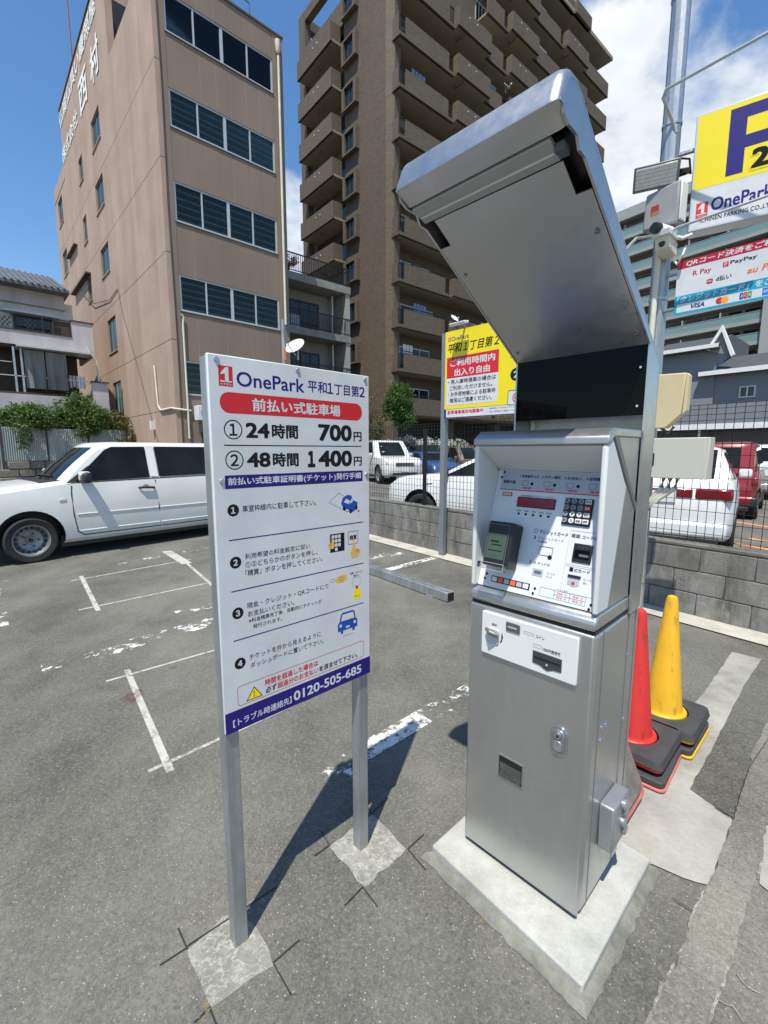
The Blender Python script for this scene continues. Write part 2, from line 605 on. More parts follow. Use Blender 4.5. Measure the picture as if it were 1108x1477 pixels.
# pale gutter along the foot of the block wall
WALL_O = Vector((2.584, 4.257, 0))
WALL_AZ = -37.36
wd = Vector((math.sin(R(WALL_AZ)), math.cos(R(WALL_AZ)), 0))       # along the wall, away from the camera
wn_ = Vector((-wd.y, wd.x, 0))                                       # to the left of that, into the lot
gp = [WALL_O + wd * t + wn_ * o for t, o in ((-4, -.02), (14, -.02), (14, .30), (9, .29), (5, .31), (2, .28), (0, .27), (-1, .29), (-4, .28))]
gm = MB()
gm.poly([(p.x, p.y, .012) for p in gp], [tuple(range(len(gp)))])
struct(gm.build('concrete_gutter', m_conc))

# new thin bay lines, old flaked lines
for p, q, w in [((183, 966), (246, 1113), .036), ((153, 983), (334, 931), .022), ((214, 1113), (512, 977), .022), ((117, 831), (142, 881), .042),
                ((103, 838), (275, 807), .03), ((114, 880), (520, 795), .03), ((268, 811), (308, 846), .035)]:
    line('bay_line', p, q, w, m_paint)
line('bay_line', (240, 795), (270, 813), .13, m_paint, .010)
for p, q, w in [((98, 825), (232, 803), .12), ((232, 803), (330, 784), .12), ((60, 965), (190, 932), .16), ((185, 930), (330, 890), .20),
                ((-20, 842), (12, 838), .05), ((-4, 850), (2, 905), .10), ((235, 890), (330, 868), .14),
                ((470, 1130), (545, 1072), .15), ((525, 812), (560, 798), .12), ((555, 803), (585, 797), .12)]:
    line('flaked_line', p, q, w, m_worn, .010)
line('flaked_line', (556, 823), (640, 801), .12, m_worn2, .012)
line('flaked_line', (528, 1083), (612, 1034), .13, m_worn2, .012)
line('flaked_line', (598, 1042), (700, 985), .14, m_worn, .012)
for p, r in [((192, 1005), .06), ((166, 1032), .04), ((250, 963), .025)]:
    c = G(*p)
    mb = MB(); mb.poly([(c.x + r * random.uniform(.7, 1.2) * math.cos(t), c.y + r * 1.3 * math.sin(t), .006) for t in [i * .4488 for i in range(14)]], [tuple(range(14))])
    mb.build('rust_stain', m_rust, ground)

# cracks and joints on the right
def crack(pix, w, m, z=.0125, rag=.4):
    P = [G(*p) for p in pix]
    path = []
    for a, b in zip(P, P[1:]):
        n = max(2, int((b - a).length / .02))
        for i in range(n):
            path.append(a.lerp(b, i / n) + Vector((random.uniform(-.003, .003), random.uniform(-.003, .003), 0)))
    path.append(P[-1])
    wline('pavement_joint', path, w * .8, m, z, ground, rag * .5)
crack([(1030, 1262), (1010, 1300), (999, 1320), (985, 1370), (962, 1412), (945, 1450), (930, 1490)], .008, m_crack)
crack([(1100, 1245), (1075, 1320), (1052, 1395), (1036, 1440), (1020, 1490)], .009, m_crack)
crack([(1075, 1318), (1095, 1332), (1125, 1360)], .004, m_crack)
crack([(1066, 1364), (1088, 1378), (1110, 1395)], .004, m_crack)
crack([(1062, 1410), (1078, 1428), (1096, 1438)], .004, m_crack)
crack([(1034, 1446), (1056, 1458), (1072, 1480)], .004, m_crack)
crack([(970, 1300), (1000, 1319)], .004, m_dark)
crack([(1030, 1167), (1057, 1184)], .006, m_dark)
crack([(1057, 1184), (1080, 1110), (1120, 1050)], .004, m_dark)

# mortar footings under the sign posts, with saw cuts crossing at the corners
def footing(pix, seed):
    struct(sheet('mortar_footing', pix, .0012 + .0001 * seed, m_mortar, .007, seed=seed))
footing([(270, 1372), (300, 1345), (322, 1322), (345, 1318), (378, 1352), (394, 1394), (352, 1420), (304, 1455), (292, 1425)], 5)
footing([(474, 1222), (538, 1175), (586, 1225), (527, 1280)], 6)
for p, q in [((257, 1340), (270, 1370)), ((270, 1368), (230, 1394)), ((270, 1366), (400, 1280)), ((394, 1390), (432, 1357)), ((395, 1392), (420, 1437)), ((304, 1453), (280, 1477)), ((302, 1455), (312, 1480)),
             ((463, 1200), (476, 1222)), ((476, 1220), (453, 1236)), ((588, 1226), (611, 1205)), ((588, 1226), (614, 1256)), ((523, 1281), (497, 1308)), ((523, 1281), (545, 1310)), ((537, 1174), (560, 1152)), ((536, 1176), (528, 1162))]:
    line('saw_cut', p, q, .0042, m_dark, .0112)
for p, r in [((268, 1388), .018), ((297, 1462), .022), ((460, 1290), .03), ((695, 1338), .03)]:
    c = G(*p)
    mb = MB(); mb.poly([(c.x + r * math.cos(t) * random.uniform(.6, 1.2), c.y + r * math.sin(t), .0072) for t in [i * .6283 for i in range(10)]], [tuple(range(10))])
    mb.build('ochre_mark', m_ochre, ground)

# ---------------------------------------------------------------- block wall and mesh fence
wall_rot = R(90 - WALL_AZ)          # local x = along the wall, away from camera; local y = into the lot behind? (left)
k = NB('block_concrete')
v = k.n('ShaderNodeNewGeometry').outputs['Position']
c = k.mix(k.ramp(k.noise(5, 7, .7, v), .3, .7), (.15, .145, .13), (.31, .30, .275))
c = k.mix(k.ramp(k.noise(4.5, 6, .7, v, (1, 1, .14)), .44, .62, 0, .75), c, (.065, .062, .055))
c = k.mix(k.ramp(k.noise(9, 6, .7, v, (1, 1, .25)), .56, .70, 0, .6), c, (.40, .385, .35))
oi = k.n('ShaderNodeObjectInfo')
c = k.mix(k.ramp(oi.outputs['Random'], 0, 1, 0, .38), c, (.085, .082, .074))
k.l(c, k.b.inputs['Base Color'])
k.b.inputs['Roughness'].default_value = .93
k.bump(k.math('ADD', k.noise(60, 6, .75, v), k.noise(14, 4, .6, v)), .6, .01)
m_block = k.m
m_joint = concrete('block_joint', (.12, .116, .105), (.22, .21, .19), 5, (.06, .056, .05), .6)
wall = thing('block_wall', 'low grey concrete block wall carrying the black mesh fence', 'wall', WALL_O, wall_rot)
T0, T1 = -4.0, 14.0
box('mortar_core', m_joint, wall, T0, T1, -.135, -.012, 0, .63)
box('coping', m_joint, wall, T0, T1, -.150, -.004, .632, .662, .006)
blocks = []
for sd_ in range(4):
    mb = MB(); mb.box(0, .392, -.15, 0, 0, .197)
    me = mb.mesh('block', m_block)
    blocks.append(me)
for r in range(3):
    n = 0
    x = T0 - (.2 if r % 2 else 0)
    while x < T1:
        o = link('block', blocks[(n + r) % 4], wall, .004, 1, loc=(x + .004, random.uniform(-.005, .003), .012 + r * .206))
        n += 1
        x += .40
m_fence = M('fence_black', (.018, .018, .02), .5, .3, var=.2)
fence = thing('mesh_fence', 'black welded wire mesh fence standing on the block wall', 'fence', WALL_O + Vector((0, 0, .662)), wall_rot)
def wire_panel(L):
    mb = MB()
    x = 0
    while x <= L + .001:
        mb.box(x - .0022, x + .0022, -.0022, .0022, 0, 1.22)
        x += .0667
    for z in [.03, .08] + [.08 + .1 * i for i in range(1, 11)] + [1.13, 1.18, 1.215]:
        mb.box(0, L, -.0050, -.0010, z - .0022, z + .0022)
    return mb.mesh('wire_panel', m_fence)
pan = wire_panel(2.5)
pm = MB(); pm.box(-.022, .022, -.022, .022, 0, 1.16); pm.box(-.025, .025, -.025, .025, 1.16, 1.17)
pm = pm.mesh('post', m_fence)
for i in range(7):
    x = -4.17 + 2.5 * i
    link('wire_panel', pan, fence, loc=(x, -.05, .02))
    link('post', pm, fence, loc=(x, -.08, 0))

# ---------------------------------------------------------------- buildings
def holed(mb, a0, a1, z0, z1, holes, b0, b1, ax='y'):
    """wall slab with rectangular openings; a = along the wall, thickness b0..b1 on axis ax"""
    xs = sorted({a0, a1, *[h[0] for h in holes], *[h[1] for h in holes]})
    zs = sorted({z0, z1, *[h[2] for h in holes], *[h[3] for h in holes]})
    xs = [x for x in xs if a0 <= x <= a1]
    zs = [z for z in zs if z0 <= z <= z1]
    for zi in range(len(zs) - 1):
        run = None
        for xi in range(len(xs) - 1):
            cx, cz = (xs[xi] + xs[xi + 1]) / 2, (zs[zi] + zs[zi + 1]) / 2
            inh = any(h[0] < cx < h[1] and h[2] < cz < h[3] for h in holes)
            if not inh:
                run = [run[0], xs[xi + 1]] if run else [xs[xi], xs[xi + 1]]
            if run and (inh or xi == len(xs) - 2):
                if ax == 'y':
                    mb.box(run[0], run[1], b0, b1, zs[zi], zs[zi + 1])
                else:
                    mb.box(b0, b1, run[0], run[1], zs[zi], zs[zi + 1])
                run = None
    return mb
m_pane = glass('window_glass', (.66, .70, .66), .0)
m_pane_d = M('dark_glass', (.018, .024, .026), .06, 0, var=.3, scale=.8, spec=.45)
m_pane_g = M('green_glass', (.022, .042, .038), .10, 0, var=.4, scale=.9, spec=.18)
m_alu = M('white_aluminium', (.48, .51, .52), .45, .3, var=.06)
m_gfr = M('green_grey_frame', (.20, .26, .25), .45, .3, var=.06)
m_bronze = M('bronze_aluminium', (.035, .032, .03), .45, .4, var=.1)
m_room = M('room_dark', (.12, .125, .12), .9, var=.3, scale=.7)
m_blind = M('shelf_board', (.42, .48, .45), .7, var=.25, scale=2)
m_white = M('white_render', (.62, .61, .60), .8, var=.10, scale=1.2, bump=.1, stretch=(1, 1, .3))
m_pipe = M('cream_pipe', (.60, .57, .47), .5, var=.12, scale=3)
m_dkpipe = M('dark_pipe', (.05, .045, .04), .6, var=.2)
m_rust_m = M('rusty_red', (.30, .06, .03), .7, var=.3)

# --- tan office building
k = NB('tan_render')
v = k.tc.outputs['Object']
c = k.mix(k.ramp(k.noise(.5, 6, .6, v), .3, .7), srgb(156, 133, 118), srgb(174, 151, 135))
st = k.ramp(k.noise(1.1, 6, .65, v, (1, 1, .06)), .45, .68)
c = k.mix(k.math('MULTIPLY', st, .40), c, srgb(140, 120, 107))
st2 = k.ramp(k.noise(1.7, 5, .6, v, (1, 1, .05)), .55, .72)
c = k.mix(k.math('MULTIPLY', st2, .30), c, srgb(200, 175, 156))
k.l(c, k.b.inputs['Base Color'])
k.b.inputs['Roughness'].default_value = .9
k.bump(k.noise(40, 4, .6, v), .12)
m_tan = k.m
m_tan_d = M('tan_panel', srgb(128, 112, 99), .9, var=.12, scale=.6, bump=.25, bscale=35, stretch=(1, 1, .3))
m_groove = M('groove', srgb(82, 66, 56), .95, var=.15)
m_pjoint = M('panel_joint_filler', srgb(176, 158, 140), .95, var=.15)

A = thing('office_building', 'narrow six storey tan office building with white framed window bands', 'building', (-8.535, 18.859, 0), R(42.5))
rows = [(3.78, 5.17), (7.10, 8.50), (10.47, 11.95), (13.86, 15.21), (17.10, 18.47)]
lh = [(8.68, 10.55, 17.35, 18.80), (8.9, 10.7, 14.30, 15.77), (8.85, 10.66, 11.0, 12.45), (8.5, 10.36, 6.9, 8.67), (8.4, 10.2, 3.6, 5.28),
      (13.3, 14.4, 17.28, 18.58), (13.45, 14.5, 13.95, 15.4), (13.5, 14.6, 10.6, 12.0), (20.5, 22.25, 17.5, 19.17), (20.4, 22.2, 14.1, 15.7)]
box('core', m_room, A, .45, 5.3, .5, 23.4, 0.02, 19.3)
zb = [0, 3.22, 5.95, 9.25, 12.65, 16.0, 19.5]
for i in range(6):
    z0, z1 = zb[i] + (.012 if i else 0), zb[i + 1] - .012
    hs = [h for h in lh if z0 < h[2] and h[3] < z1]
    for (y0, y1) in ((0, 7.49), (7.51, 23.4)):
        hh = [h for h in hs if y0 < h[0] < y1]
        holed(MB(), y0, y1, z0, z1, hh, 0, .22, 'x').build('side_wall', m_tan, A)
for z in zb[1:6]:
    box('joint_backing', m_groove, A, .015, .2, .05, 23.3, z - .05, z + .05)
box('joint_backing', m_groove, A, .016, .2, 7.45, 7.55, .05, 19.4)
for (y0, y1, z0, z1) in lh:
    w = thing_w = MB()
    w.box(.07, .13, y0, y1, z0, z0 + .045); w.box(.07, .13, y0, y1, z1 - .045, z1)
    w.box(.07, .13, y0, y0 + .045, z0 + .045, z1 - .045); w.box(.07, .13, y1 - .045, y1, z0 + .045, z1 - .045)
    ym = (y0 + y1) / 2
    w.box(.07, .13, ym - .022, ym + .022, z0 + .045, z1 - .045)
    fr = w.build('window', m_gfr, A)
    box('pane', m_pane_g, fr, .09, .11, y0 + .045, y1 - .045, z0 + .045, z1 - .045)
    box('sill', m_tan, fr, -.05, .07, y0 - .05, y1 + .05, z0 - .06, z0)
# street face
box('corner_strip', m_tan_d, A, .222, .44, -.002, .18, 0, 19.5)
box('right_strip', m_tan_d, A, 4.94, 5.45, .0, .2, 0, 19.5)
box('right_wall', m_tan_d, A, 5.25, 5.45, .2, 23.4, 0, 19.5)
box('parapet_cap', m_groove, A, -.04, 5.49, -.04, .2, 19.5, 19.58)
box('roof_slab', m_tan_d, A, .22, 5.25, .2, 23.4, 19.2, 19.45)
pl = [.44, 1.09, 1.69, 2.34, 2.95, 3.63, 4.24, 4.94]
bands = [(0, 3.78)] + [(rows[i][1], rows[i + 1][0]) for i in range(4)] + [(18.47, 19.5)]
box('panel_backing', m_groove, A, .44, 4.94, .06, .2, 0, .5)
for (z0, z1) in bands:
    box('panel_backing', m_pjoint, A, .44, 4.94, .05, .2, z0, z1)
    for xj in pl[1:-1]:
        box('panel_joint', m_pjoint, A, xj - .0095, xj + .0095, .012, .05, z0 + .004, z1 - .004)
    for i in range(7):
        box('panel', m_tan_d, A, pl[i] + .01, pl[i + 1] - .01, .0 + random.uniform(0, .006), .05, z0 + .004, z1 - .004)
for ri, (z0, z1) in enumerate(rows):
    w = MB()
    w.box(.44, 4.94, .02, .12, z0, z0 + .08); w.box(.44, 4.94, .03, .12, z1 - .06, z1)
    for xm, ww in ((.475, .035), (1.53, .03), (2.65, .06), (3.76, .03), (4.905, .035)):
        w.box(xm - ww, xm + ww, .03, .12, z0 + .08, z1 - .06)
    fr = w.build('window_band', m_alu, A)
    box('drip_sill', m_groove, fr, .42, 4.96, -.03, .02, z0 - .03, z0 + .0)
    for x0, x1 in ((.51, 1.5), (1.56, 2.59), (2.71, 3.73), (3.79, 4.87)):
        box('pane', m_pane, fr, x0, x1, .07, .085, z0 + .08, z1 - .06)
    sh = MB()
    for j in range(5):
        zz = z0 + .14 + j * (z1 - z0 - .16) / 5
        sh.box(.5, 4.88, .14 + .03 * (j % 2), .30, zz, zz + .07)
    sh.build('shelf_boards', m_blind, fr)
# penthouse
ph = MB(); ph.box(0.0, 5.4, 7.0, 18.8, 19.46, 23.45); ph.box(-.02, 5.4, 18.8, 23.4, 19.46, 20.3)
ph.build('penthouse', m_tan, A)
box('penthouse_cap', m_groove, A, -.05, 5.45, 6.95, 18.85, 23.45, 23.52)
box('penthouse_opening', m_bronze, A, .5, 2.2, 6.93, 7.0, 19.6, 22.6)
box('fin_wall', m_tan, A, 0, .3, 6.2, 7.0, 19.46, 22.2)
box('awning', m_groove, A, -.22, 0, 16.6, 19.6, 14.62, 14.70)
box('awning', m_groove, A, -.28, 0, 13.4, 18.7, 12.02, 12.10)
m_wpaint = M('white_letter_paint', (.78, .78, .76), .7, var=.1)
def side_text(s, y_far, y_near, z0, z1, bold):
    o = text(A, s, 0, y_far - y_near, z0, z1, 0, m_wpaint, bold)
    o.rotation_euler = (0, 0, -math.pi / 2)
    o.location = (-.03, y_far, 0)
side_text('仏福仏具い慶照屋', 18.9, 7.7, 22.35, 23.25, .02)
side_text('株式会社', 18.9, 13.5, 20.25, 21.15, .02)
side_text('西', 12.7, 10.6, 20.05, 21.75, .03)
side_text('村', 9.65, 7.75, 19.95, 21.6, .03)
# pipes
MB().tube([(5.2, -.08, 18.7), (5.2, -.08, 9.3), (5.2, -.08, 7.4)], .055, 10).build('downpipe', m_pipe, A, smooth=60)
MB().lathe([(.06, 18.75), (.10, 18.85), (.12, 19.15), (.12, 19.25)], 12, (5.17, -.10, 0)).build('hopper', m_pipe, A, smooth=40)
MB().tube([(.42, -.06, 6.95), (.50, -.06, 6.88), (.47, -.06, 6.6), (.47, -.06, 2.0)], .04, 8).build('downpipe', m_pipe, A, smooth=60)
MB().tube([(-.06, 2.25, 5.2), (-.06, 2.2, 5.0), (-.06, 2.1, 3.5), (-.06, 1.7, 3.25), (-.06, .3, 3.25), (-.05, -.05, 3.2), (.6, -.06, 3.15)], .04, 8).build('wall_conduit', m_pipe, A, smooth=60)
MB().tube([(.16, -.03, 19.4), (.20, -.03, 15), (.17, -.03, 11), (.22, -.03, 6), (.2, -.03, 1)], .016, 6).build('cable', m_dkpipe, A)
MB().tube([(-.03, 7.6, 9.7), (-.04, 9.2, 9.55), (-.1, 13, 10.2), (-.1, 16.5, 11.9)], .018, 6).build('cable', m_dkpipe, A)
MB().tube([(-.03, 7.5, 9.7), (-.03, 6.9, 8.4), (-.03, 4.2, 4.4), (-.03, 1.6, .5)], .014, 6).build('cable', m_dkpipe, A)
box('wall_lamp', m_white, A, -.18, 0, 2.85, 3.05, 2.45, 2.85)
MB().tube([(4.1, .3, 19.5), (4.1, .3, 20.3), (3.4, .3, 20.35)], .02, 6).build('antenna', m_dkpipe, A)
MB().tube([(.1, 14.2, 21.5), (.1, 14.2, 31)], .03, 6).build('lightning_rod', m_rust_m, A)
m_ac = M('ac_white', (.62, .63, .62), .5, var=.06)
ac = MB().box(.7, 1.5, -.55, -.1, 2.75, 3.35); ac.build('air_conditioner', m_ac, A, .02)
MB().lathe([(.24, -.56), (.24, -.552)], 20, (1.05, 0, 3.05), 'y').build('fan_grille', M('ac_grey', (.30, .31, .31), .6), A)
box('ground_shutter', m_bronze, A, 1.0, 4.6, -.05, 0, .02, 2.3)

# --- small concrete apartment block beside it
m_oldc = concrete('old_concrete', (.19, .18, .165), (.30, .29, .265), .8, (.08, .075, .065), .6, .2)
m_rail = M('rail_black', (.02, .02, .022), .5, .4, var=.1)
m_curtain = M('curtain', (.42, .44, .46), .9, var=.2, scale=4)
m_endw = concrete('end_wall_render', (.26, .25, .235), (.36, .35, .33), 1.0, (.16, .15, .13), .5, .2)
L = thing('concrete_apartments', 'small grey concrete apartment block with black railings on its balconies', 'building', (-2.012, 28.419, 0), R(40))
box('body', m_oldc, L, -6.5, -.32, 1.3, 9, 0, 10.7)
box('end_wall', m_endw, L, -.30, 0, .06, 9, 0, 10.72)
def railing(parent, x0, x1, y, z0, z1, step=.115):
    mb = MB()
    mb.box(x0, x1, y - .03, y + .03, z1 - .05, z1); mb.box(x0, x1, y - .02, y + .02, z0, z0 + .04)
    x = x0
    while x <= x1:
        mb.box(x - .012, x + .012, y - .012, y + .012, z0 + .04, z1 - .05)
        x += step
    return mb.build('railing', m_rail, parent)
for z0, z1 in ((10.73, 11.13), (7.94, 8.31), (5.1, 5.45), (2.3, 2.65)):
    box('floor_slab', m_oldc, L, -6.5, .02, 0, 9.1, z0, z1)
    railing(L, -6.4, -.02, .06, z1 + .08, z1 + 1.0)
    if z1 < 11:
        box('railing_post', m_white, L, -.72, -.64, .9, .98, z1, z0 + 2.8 if z0 > 5 else z1 + 2.4)
railing(L, .0, .04, .06, 11.2, 12.1)
mb = MB()
for j in range(30):
    mb.box(-.03, -.006, .1 + j * .12, .125 + j * .12, 11.2, 12.1)
mb.box(-.04, 0, .06, 4, 12.06, 12.11)
mb.build('side_railing', m_rail, L)
for zz in (8.31, 5.45):
    fr = MB()
    for x in (-4.1, -3.4, -2.75, -2.1, -1.5):
        fr.box(x - .03, x + .03, 1.2, 1.3, zz + .05, zz + 1.8)
    fr.box(-4.1, -1.5, 1.2, 1.3, zz + 1.75, zz + 1.85); fr.box(-4.1, -1.5, 1.2, 1.3, zz + .03, zz + .1)
    f = fr.build('glass_door', m_bronze, L)
    for i, (x0, x1) in enumerate(((-4.07, -3.43), (-3.37, -2.78), (-2.72, -2.13), (-2.07, -1.53))):
        box('pane', m_pane_d, f, x0, x1, 1.24, 1.26, zz + .1, zz + 1.75)
    box('curtain', m_curtain, f, -4.0, -2.8, 1.20, 1.235, zz + .15, zz + 1.0)
m_flower = M('dry_flowers', (.18, .08, .07), .9, var=.4, scale=12)

# --- brown tiled tower
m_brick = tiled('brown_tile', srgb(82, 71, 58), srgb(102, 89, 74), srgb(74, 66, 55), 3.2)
m_soffit = M('soffit', srgb(138, 130, 114), .9, var=.1, scale=.8)
m_edge = M('slab_edge', srgb(60, 52, 42), .9, var=.1)
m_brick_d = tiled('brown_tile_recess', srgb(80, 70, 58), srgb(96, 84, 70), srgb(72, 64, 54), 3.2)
T = thing('brown_tower', 'tall brown tiled apartment tower with stacked balconies', 'building', (1.0, 31.78, 0), R(40))
FZ = [4.15 + 2.9 * i for i in range(12)]
ZT = 35.4
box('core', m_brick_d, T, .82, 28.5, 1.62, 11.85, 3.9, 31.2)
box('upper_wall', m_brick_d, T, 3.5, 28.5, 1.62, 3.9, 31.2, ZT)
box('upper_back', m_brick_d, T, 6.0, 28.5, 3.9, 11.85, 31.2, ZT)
box('roof_beam', m_brick, T, .26, 6.0, 11.3, 11.85, 34.7, ZT)
MB().lathe([(.35, 31.2), (.35, 33.0), (0, 33.0)], 14, (1.6, 8.6, 0)).build('roof_tank', m_soffit, T)
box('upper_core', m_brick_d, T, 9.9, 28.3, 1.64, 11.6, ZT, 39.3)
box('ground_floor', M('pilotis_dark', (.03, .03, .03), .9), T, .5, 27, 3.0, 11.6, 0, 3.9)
for i in range(5):
    box('column', m_brick, T, .3 + i * 6.2, 1.0 + i * 6.2, 1.3, 2.0, 0, 3.9)
# corner pier with chamfer and the tiled side wall
MB().prism([(-.24, 1.10), (.05, .56), (.55, .56), (.55, 1.62), (.26, 1.62), (.26, 3.95), (-.24, 3.95)], 'z', 0, ZT).build('corner_pier', m_brick, T)
box('side_wall', m_brick, T, -.24, .26, 10.9, 11.85, 0, ZT)
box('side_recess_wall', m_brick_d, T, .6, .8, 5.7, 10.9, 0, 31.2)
box('side_wall', m_brick, T, -.2, .26, 3.95, 5.7, 0, 31.2)
box('roof_beam', m_brick, T, -.24, .26, 3.95, 10.9, 31.25, 32.8)
box('roof_beam', m_brick, T, -.24, .26, 3.95, 10.9, 34.7, ZT)
for i, z in enumerate(FZ[:10]):
    zz = z - .15
    # projecting window box on the side wall
    w = MB()
    y0, y1, wz0, wz1 = 3.95, 5.6, zz + 1.05, zz + 2.55
    w.box(-.56, -.20, y0, y1, wz1 - .12, wz1); w.box(-.56, -.20, y0, y1, wz0, wz0 + .12)
    w.box(-.56, -.20, y0, y0 + .28, wz0 + .12, wz1 - .12); w.box(-.56, -.20, y1 - .28, y1, wz0 + .12, wz1 - .12)
    f = w.build('window_box', m_brick, T)
    mb = MB()
    ym = (y0 + y1) / 2
    for a, b in ((y0 + .28, y0 + .33), (ym - .03, ym + .03), (y1 - .33, y1 - .28)):
        mb.box(-.42, -.36, a, b, wz0 + .12, wz1 - .12)
    mb.build('frame', m_bronze, f)
    box('pane', m_pane_d, f, -.385, -.375, y0 + .28, y1 - .28, wz0 + .12, wz1 - .12)
    box('curtain', m_curtain, f, -.30, -.28, y0 + .3, y0 + .75, wz0 + .13, wz1 - .13)
    # side balcony
    if i < 10:
        b = MB()
        b.box(-1.05, -.93, 6.15, 10.85, zz, zz + 1.22); b.box(-.93, -.2, 6.15, 6.27, zz + .15, zz + 1.22)
        b.box(-.93, -.2, 10.73, 10.85, zz + .15, zz + 1.22)
        bo = b.build('side_balcony', m_brick, T)
        box('slab', m_soffit, bo, -.93, .6, 6.15, 10.85, zz + .0, zz + .15)
        box('slab_edge', m_edge, bo, -1.065, -.90, 6.13, 10.87, zz - .03, zz)
        box('side_window', m_pane_d, bo, .56, .60, 6.4, 9.0, zz + .2, zz + 2.1)
        for py in (7.9, 8.5):
            MB().lathe([(.05, -1.075), (.05, -1.05)], 8, (0, py, zz + .85), 'x').build('vent_cap', m_white, bo)
        MB().tube([(-.5, 8.6, zz), (-.5, 8.6, zz - .28), (-.3, 8.2, zz - .28)], .03, 6).build('laundry_bracket', m_dkpipe, bo)
# front balconies
segs = [(0, 5.0, 0), (5.0, 8.55, .42), (8.55, 11.0, 0), (11.0, 14.6, .42), (14.6, 18.9, 0), (18.9, 22.6, .42), (22.6, 27.4, 0)]
m_lau = M('laundry_blue', (.16, .22, .34), .9, var=.3, scale=6)
m_grille = M('balcony_grille', (.03, .03, .032), .5, .3, var=.1)
for i, z in enumerate(FZ):
    zz = z - .15
    for si, (x0, x1, pr) in enumerate(segs):
        if zz > 31 and x1 < 9:
            continue
        y0 = -pr
        b = MB()
        gap = .52 if si in (0,) else .0
        g2 = .48
        xa, xb = x0 + gap, x1 - (g2 if pr == 0 and si < 6 else 0)
        b.box(xa, xb, y0, y0 + .14, zz + .02, zz + 1.2)
        if si == 0:
            b.box(-.02, .12, .14, .84, zz + .02, zz + 1.2)
            b.box(-.02, gap, 0, .14, zz + .02, zz + .2)
        if pr == 0 and si < 6:
            b.box(xb, x1, y0, y0 + .14, zz + .02, zz + .2)
        if pr:
            b.box(x0, x0 + .14, y0 + .14, .14, zz + .02, zz + 1.2)
            b.box(x1 - .14, x1, y0 + .14, .14, zz + .02, zz + 1.2)
        if si == 6:
            b.box(27.26, 27.4, .14, 1.6, zz + .02, zz + 1.2)
        bo = b.build('balcony', m_brick, T)
        box('slab', m_soffit, bo, max(x0, .1) if si else .0, x1 - .002, y0 + .15, 1.62, zz + .0, zz + .14)
        e = MB(); e.box(x0 - .03, x1 + .002, y0 - .02, y0 + .15, zz - .03, zz + .018)
        if si == 0:
            e.box(-.05, .12, .15, .84, zz - .03, zz + .018)
        e.build('slab_edge', m_edge, bo)
        if si == 0:
            railing(bo, .02, gap, .07, zz + .22, zz + 1.2, .09)
        if pr == 0 and si < 6:
            railing(bo, xb, x1, .07, zz + .22, zz + 1.2, .09)
        if pr:
            for px in (x0 + 1.1, x0 + 1.9):
                MB().lathe([(.05, -.012), (.05, 0)], 8, (px, y0, zz + .95), 'y').build('vent_cap', m_white, bo)
            MB().tube([(x0 + .6, .4, zz), (x0 + .6, .4, zz - .3), (x0 + .6, -.1, zz - .3), (x0 + .75, -.3, zz - .1)], .035, 6).build('laundry_bracket', m_dkpipe, bo)
        else:
            # glass doors behind the balcony
            f = MB()
            wa, wb = x0 + .5, x1 - .5
            for q in range(5):
                xx = wa + (wb - wa) * q / 4
                f.box(xx - .03, xx + .03, 1.55, 1.62, zz + .2, zz + 2.1)
            f.box(wa, wb, 1.55, 1.62, zz + 2.06, zz + 2.14)
            fo = f.build('balcony_door', m_alu, T)
            box('pane', m_pane_d, fo, wa, wb, 1.585, 1.60, zz + .2, zz + 2.06)
            rt = random.Random(i * 31 + si)
            if rt.random() < .5:
                cx_ = rt.uniform(wa, wb - 1)
                box('curtain', m_curtain, fo, cx_, cx_ + rt.uniform(.5, 1.0), 1.570, 1.582, zz + .22, zz + 2.05)
            if rt.random() < .6:
                ax_ = rt.uniform(wa, wb - .9)
                box('air_conditioner', m_soffit, bo, ax_, ax_ + .8, 1.0, 1.3, zz + 1.45, zz + 1.95, .02)
            if rt.random() < .35:
                lx = rt.uniform(wa, wb - 1.2)
                lau = MB()
                for q in range(rt.randint(2, 5)):
                    lau.box(lx + q * .32, lx + q * .32 + .26, .45, .47, zz + 1.35 - rt.uniform(0, .3), zz + 1.95)
                lau.build('laundry', (m_white, m_curtain, m_lau)[rt.randrange(3)], bo)
            if i < 4:
                railing(bo, xa, xb, .07, zz + 1.21, zz + 1.42, 1.2)
box('roof_slab', m_soffit, T, 9.9, 27.4, -.3, 1.6, 38.95, 39.25)
MB().box(9.9, 20.0, -.2, .0, 38.95, 40.0).box(20.0, 22.6, -.5, -.1, 38.95, 39.9).build('roof_parapet', m_brick, T)
# balcony dishes
m_dish = M('dish_white', (.75, .75, .74), .4, var=.04)
m_steel = M('galvanised_steel', (.42, .44, .46), .42, .75, var=.22, scale=14, rvar=.1)
def dish(name, label, loc, rz, r, arm=True, tilt=40):
    t = thing(name, label, 'satellite dish', loc, rz)
    prof = [(r * q, -r * .35 * (1 - q * q)) for q in (0.0, .25, .5, .75, 1.0)] + [(r * 1.02, .0), (r, .012)] + [(r * q, -r * .35 * (1 - q * q) + .014) for q in (.75, .5, .25, 0)]
    d = MB().lathe(prof, 20).build('reflector', m_dish, t, smooth=40)
    d.rotation_euler = (R(90 - tilt), 0, 0)
    a = R(tilt)
    MB().tube([(0, .1 * r, -.9 * r), (0, -r * 1.05, -.45 * r + r * .3)], .03 * max(1, r), 6).build('feed_arm', m_steel, t)
    MB().box(-.05 * r * 2, .05 * r * 2, -r * 1.25, -r * .98, -.28 * r, -.06 * r).build('receiver', m_dish, t)
    MB().tube([(0, .3 * r, .1 * r), (0, .5 * r, -.2 * r), (0, .5 * r, -1.3 * r)], .035, 6).build('bracket', m_steel, t)
    return t
mT = Matrix.Translation((1.0, 31.78, 0)) @ Matrix.Rotation(R(40), 4, 'Z')
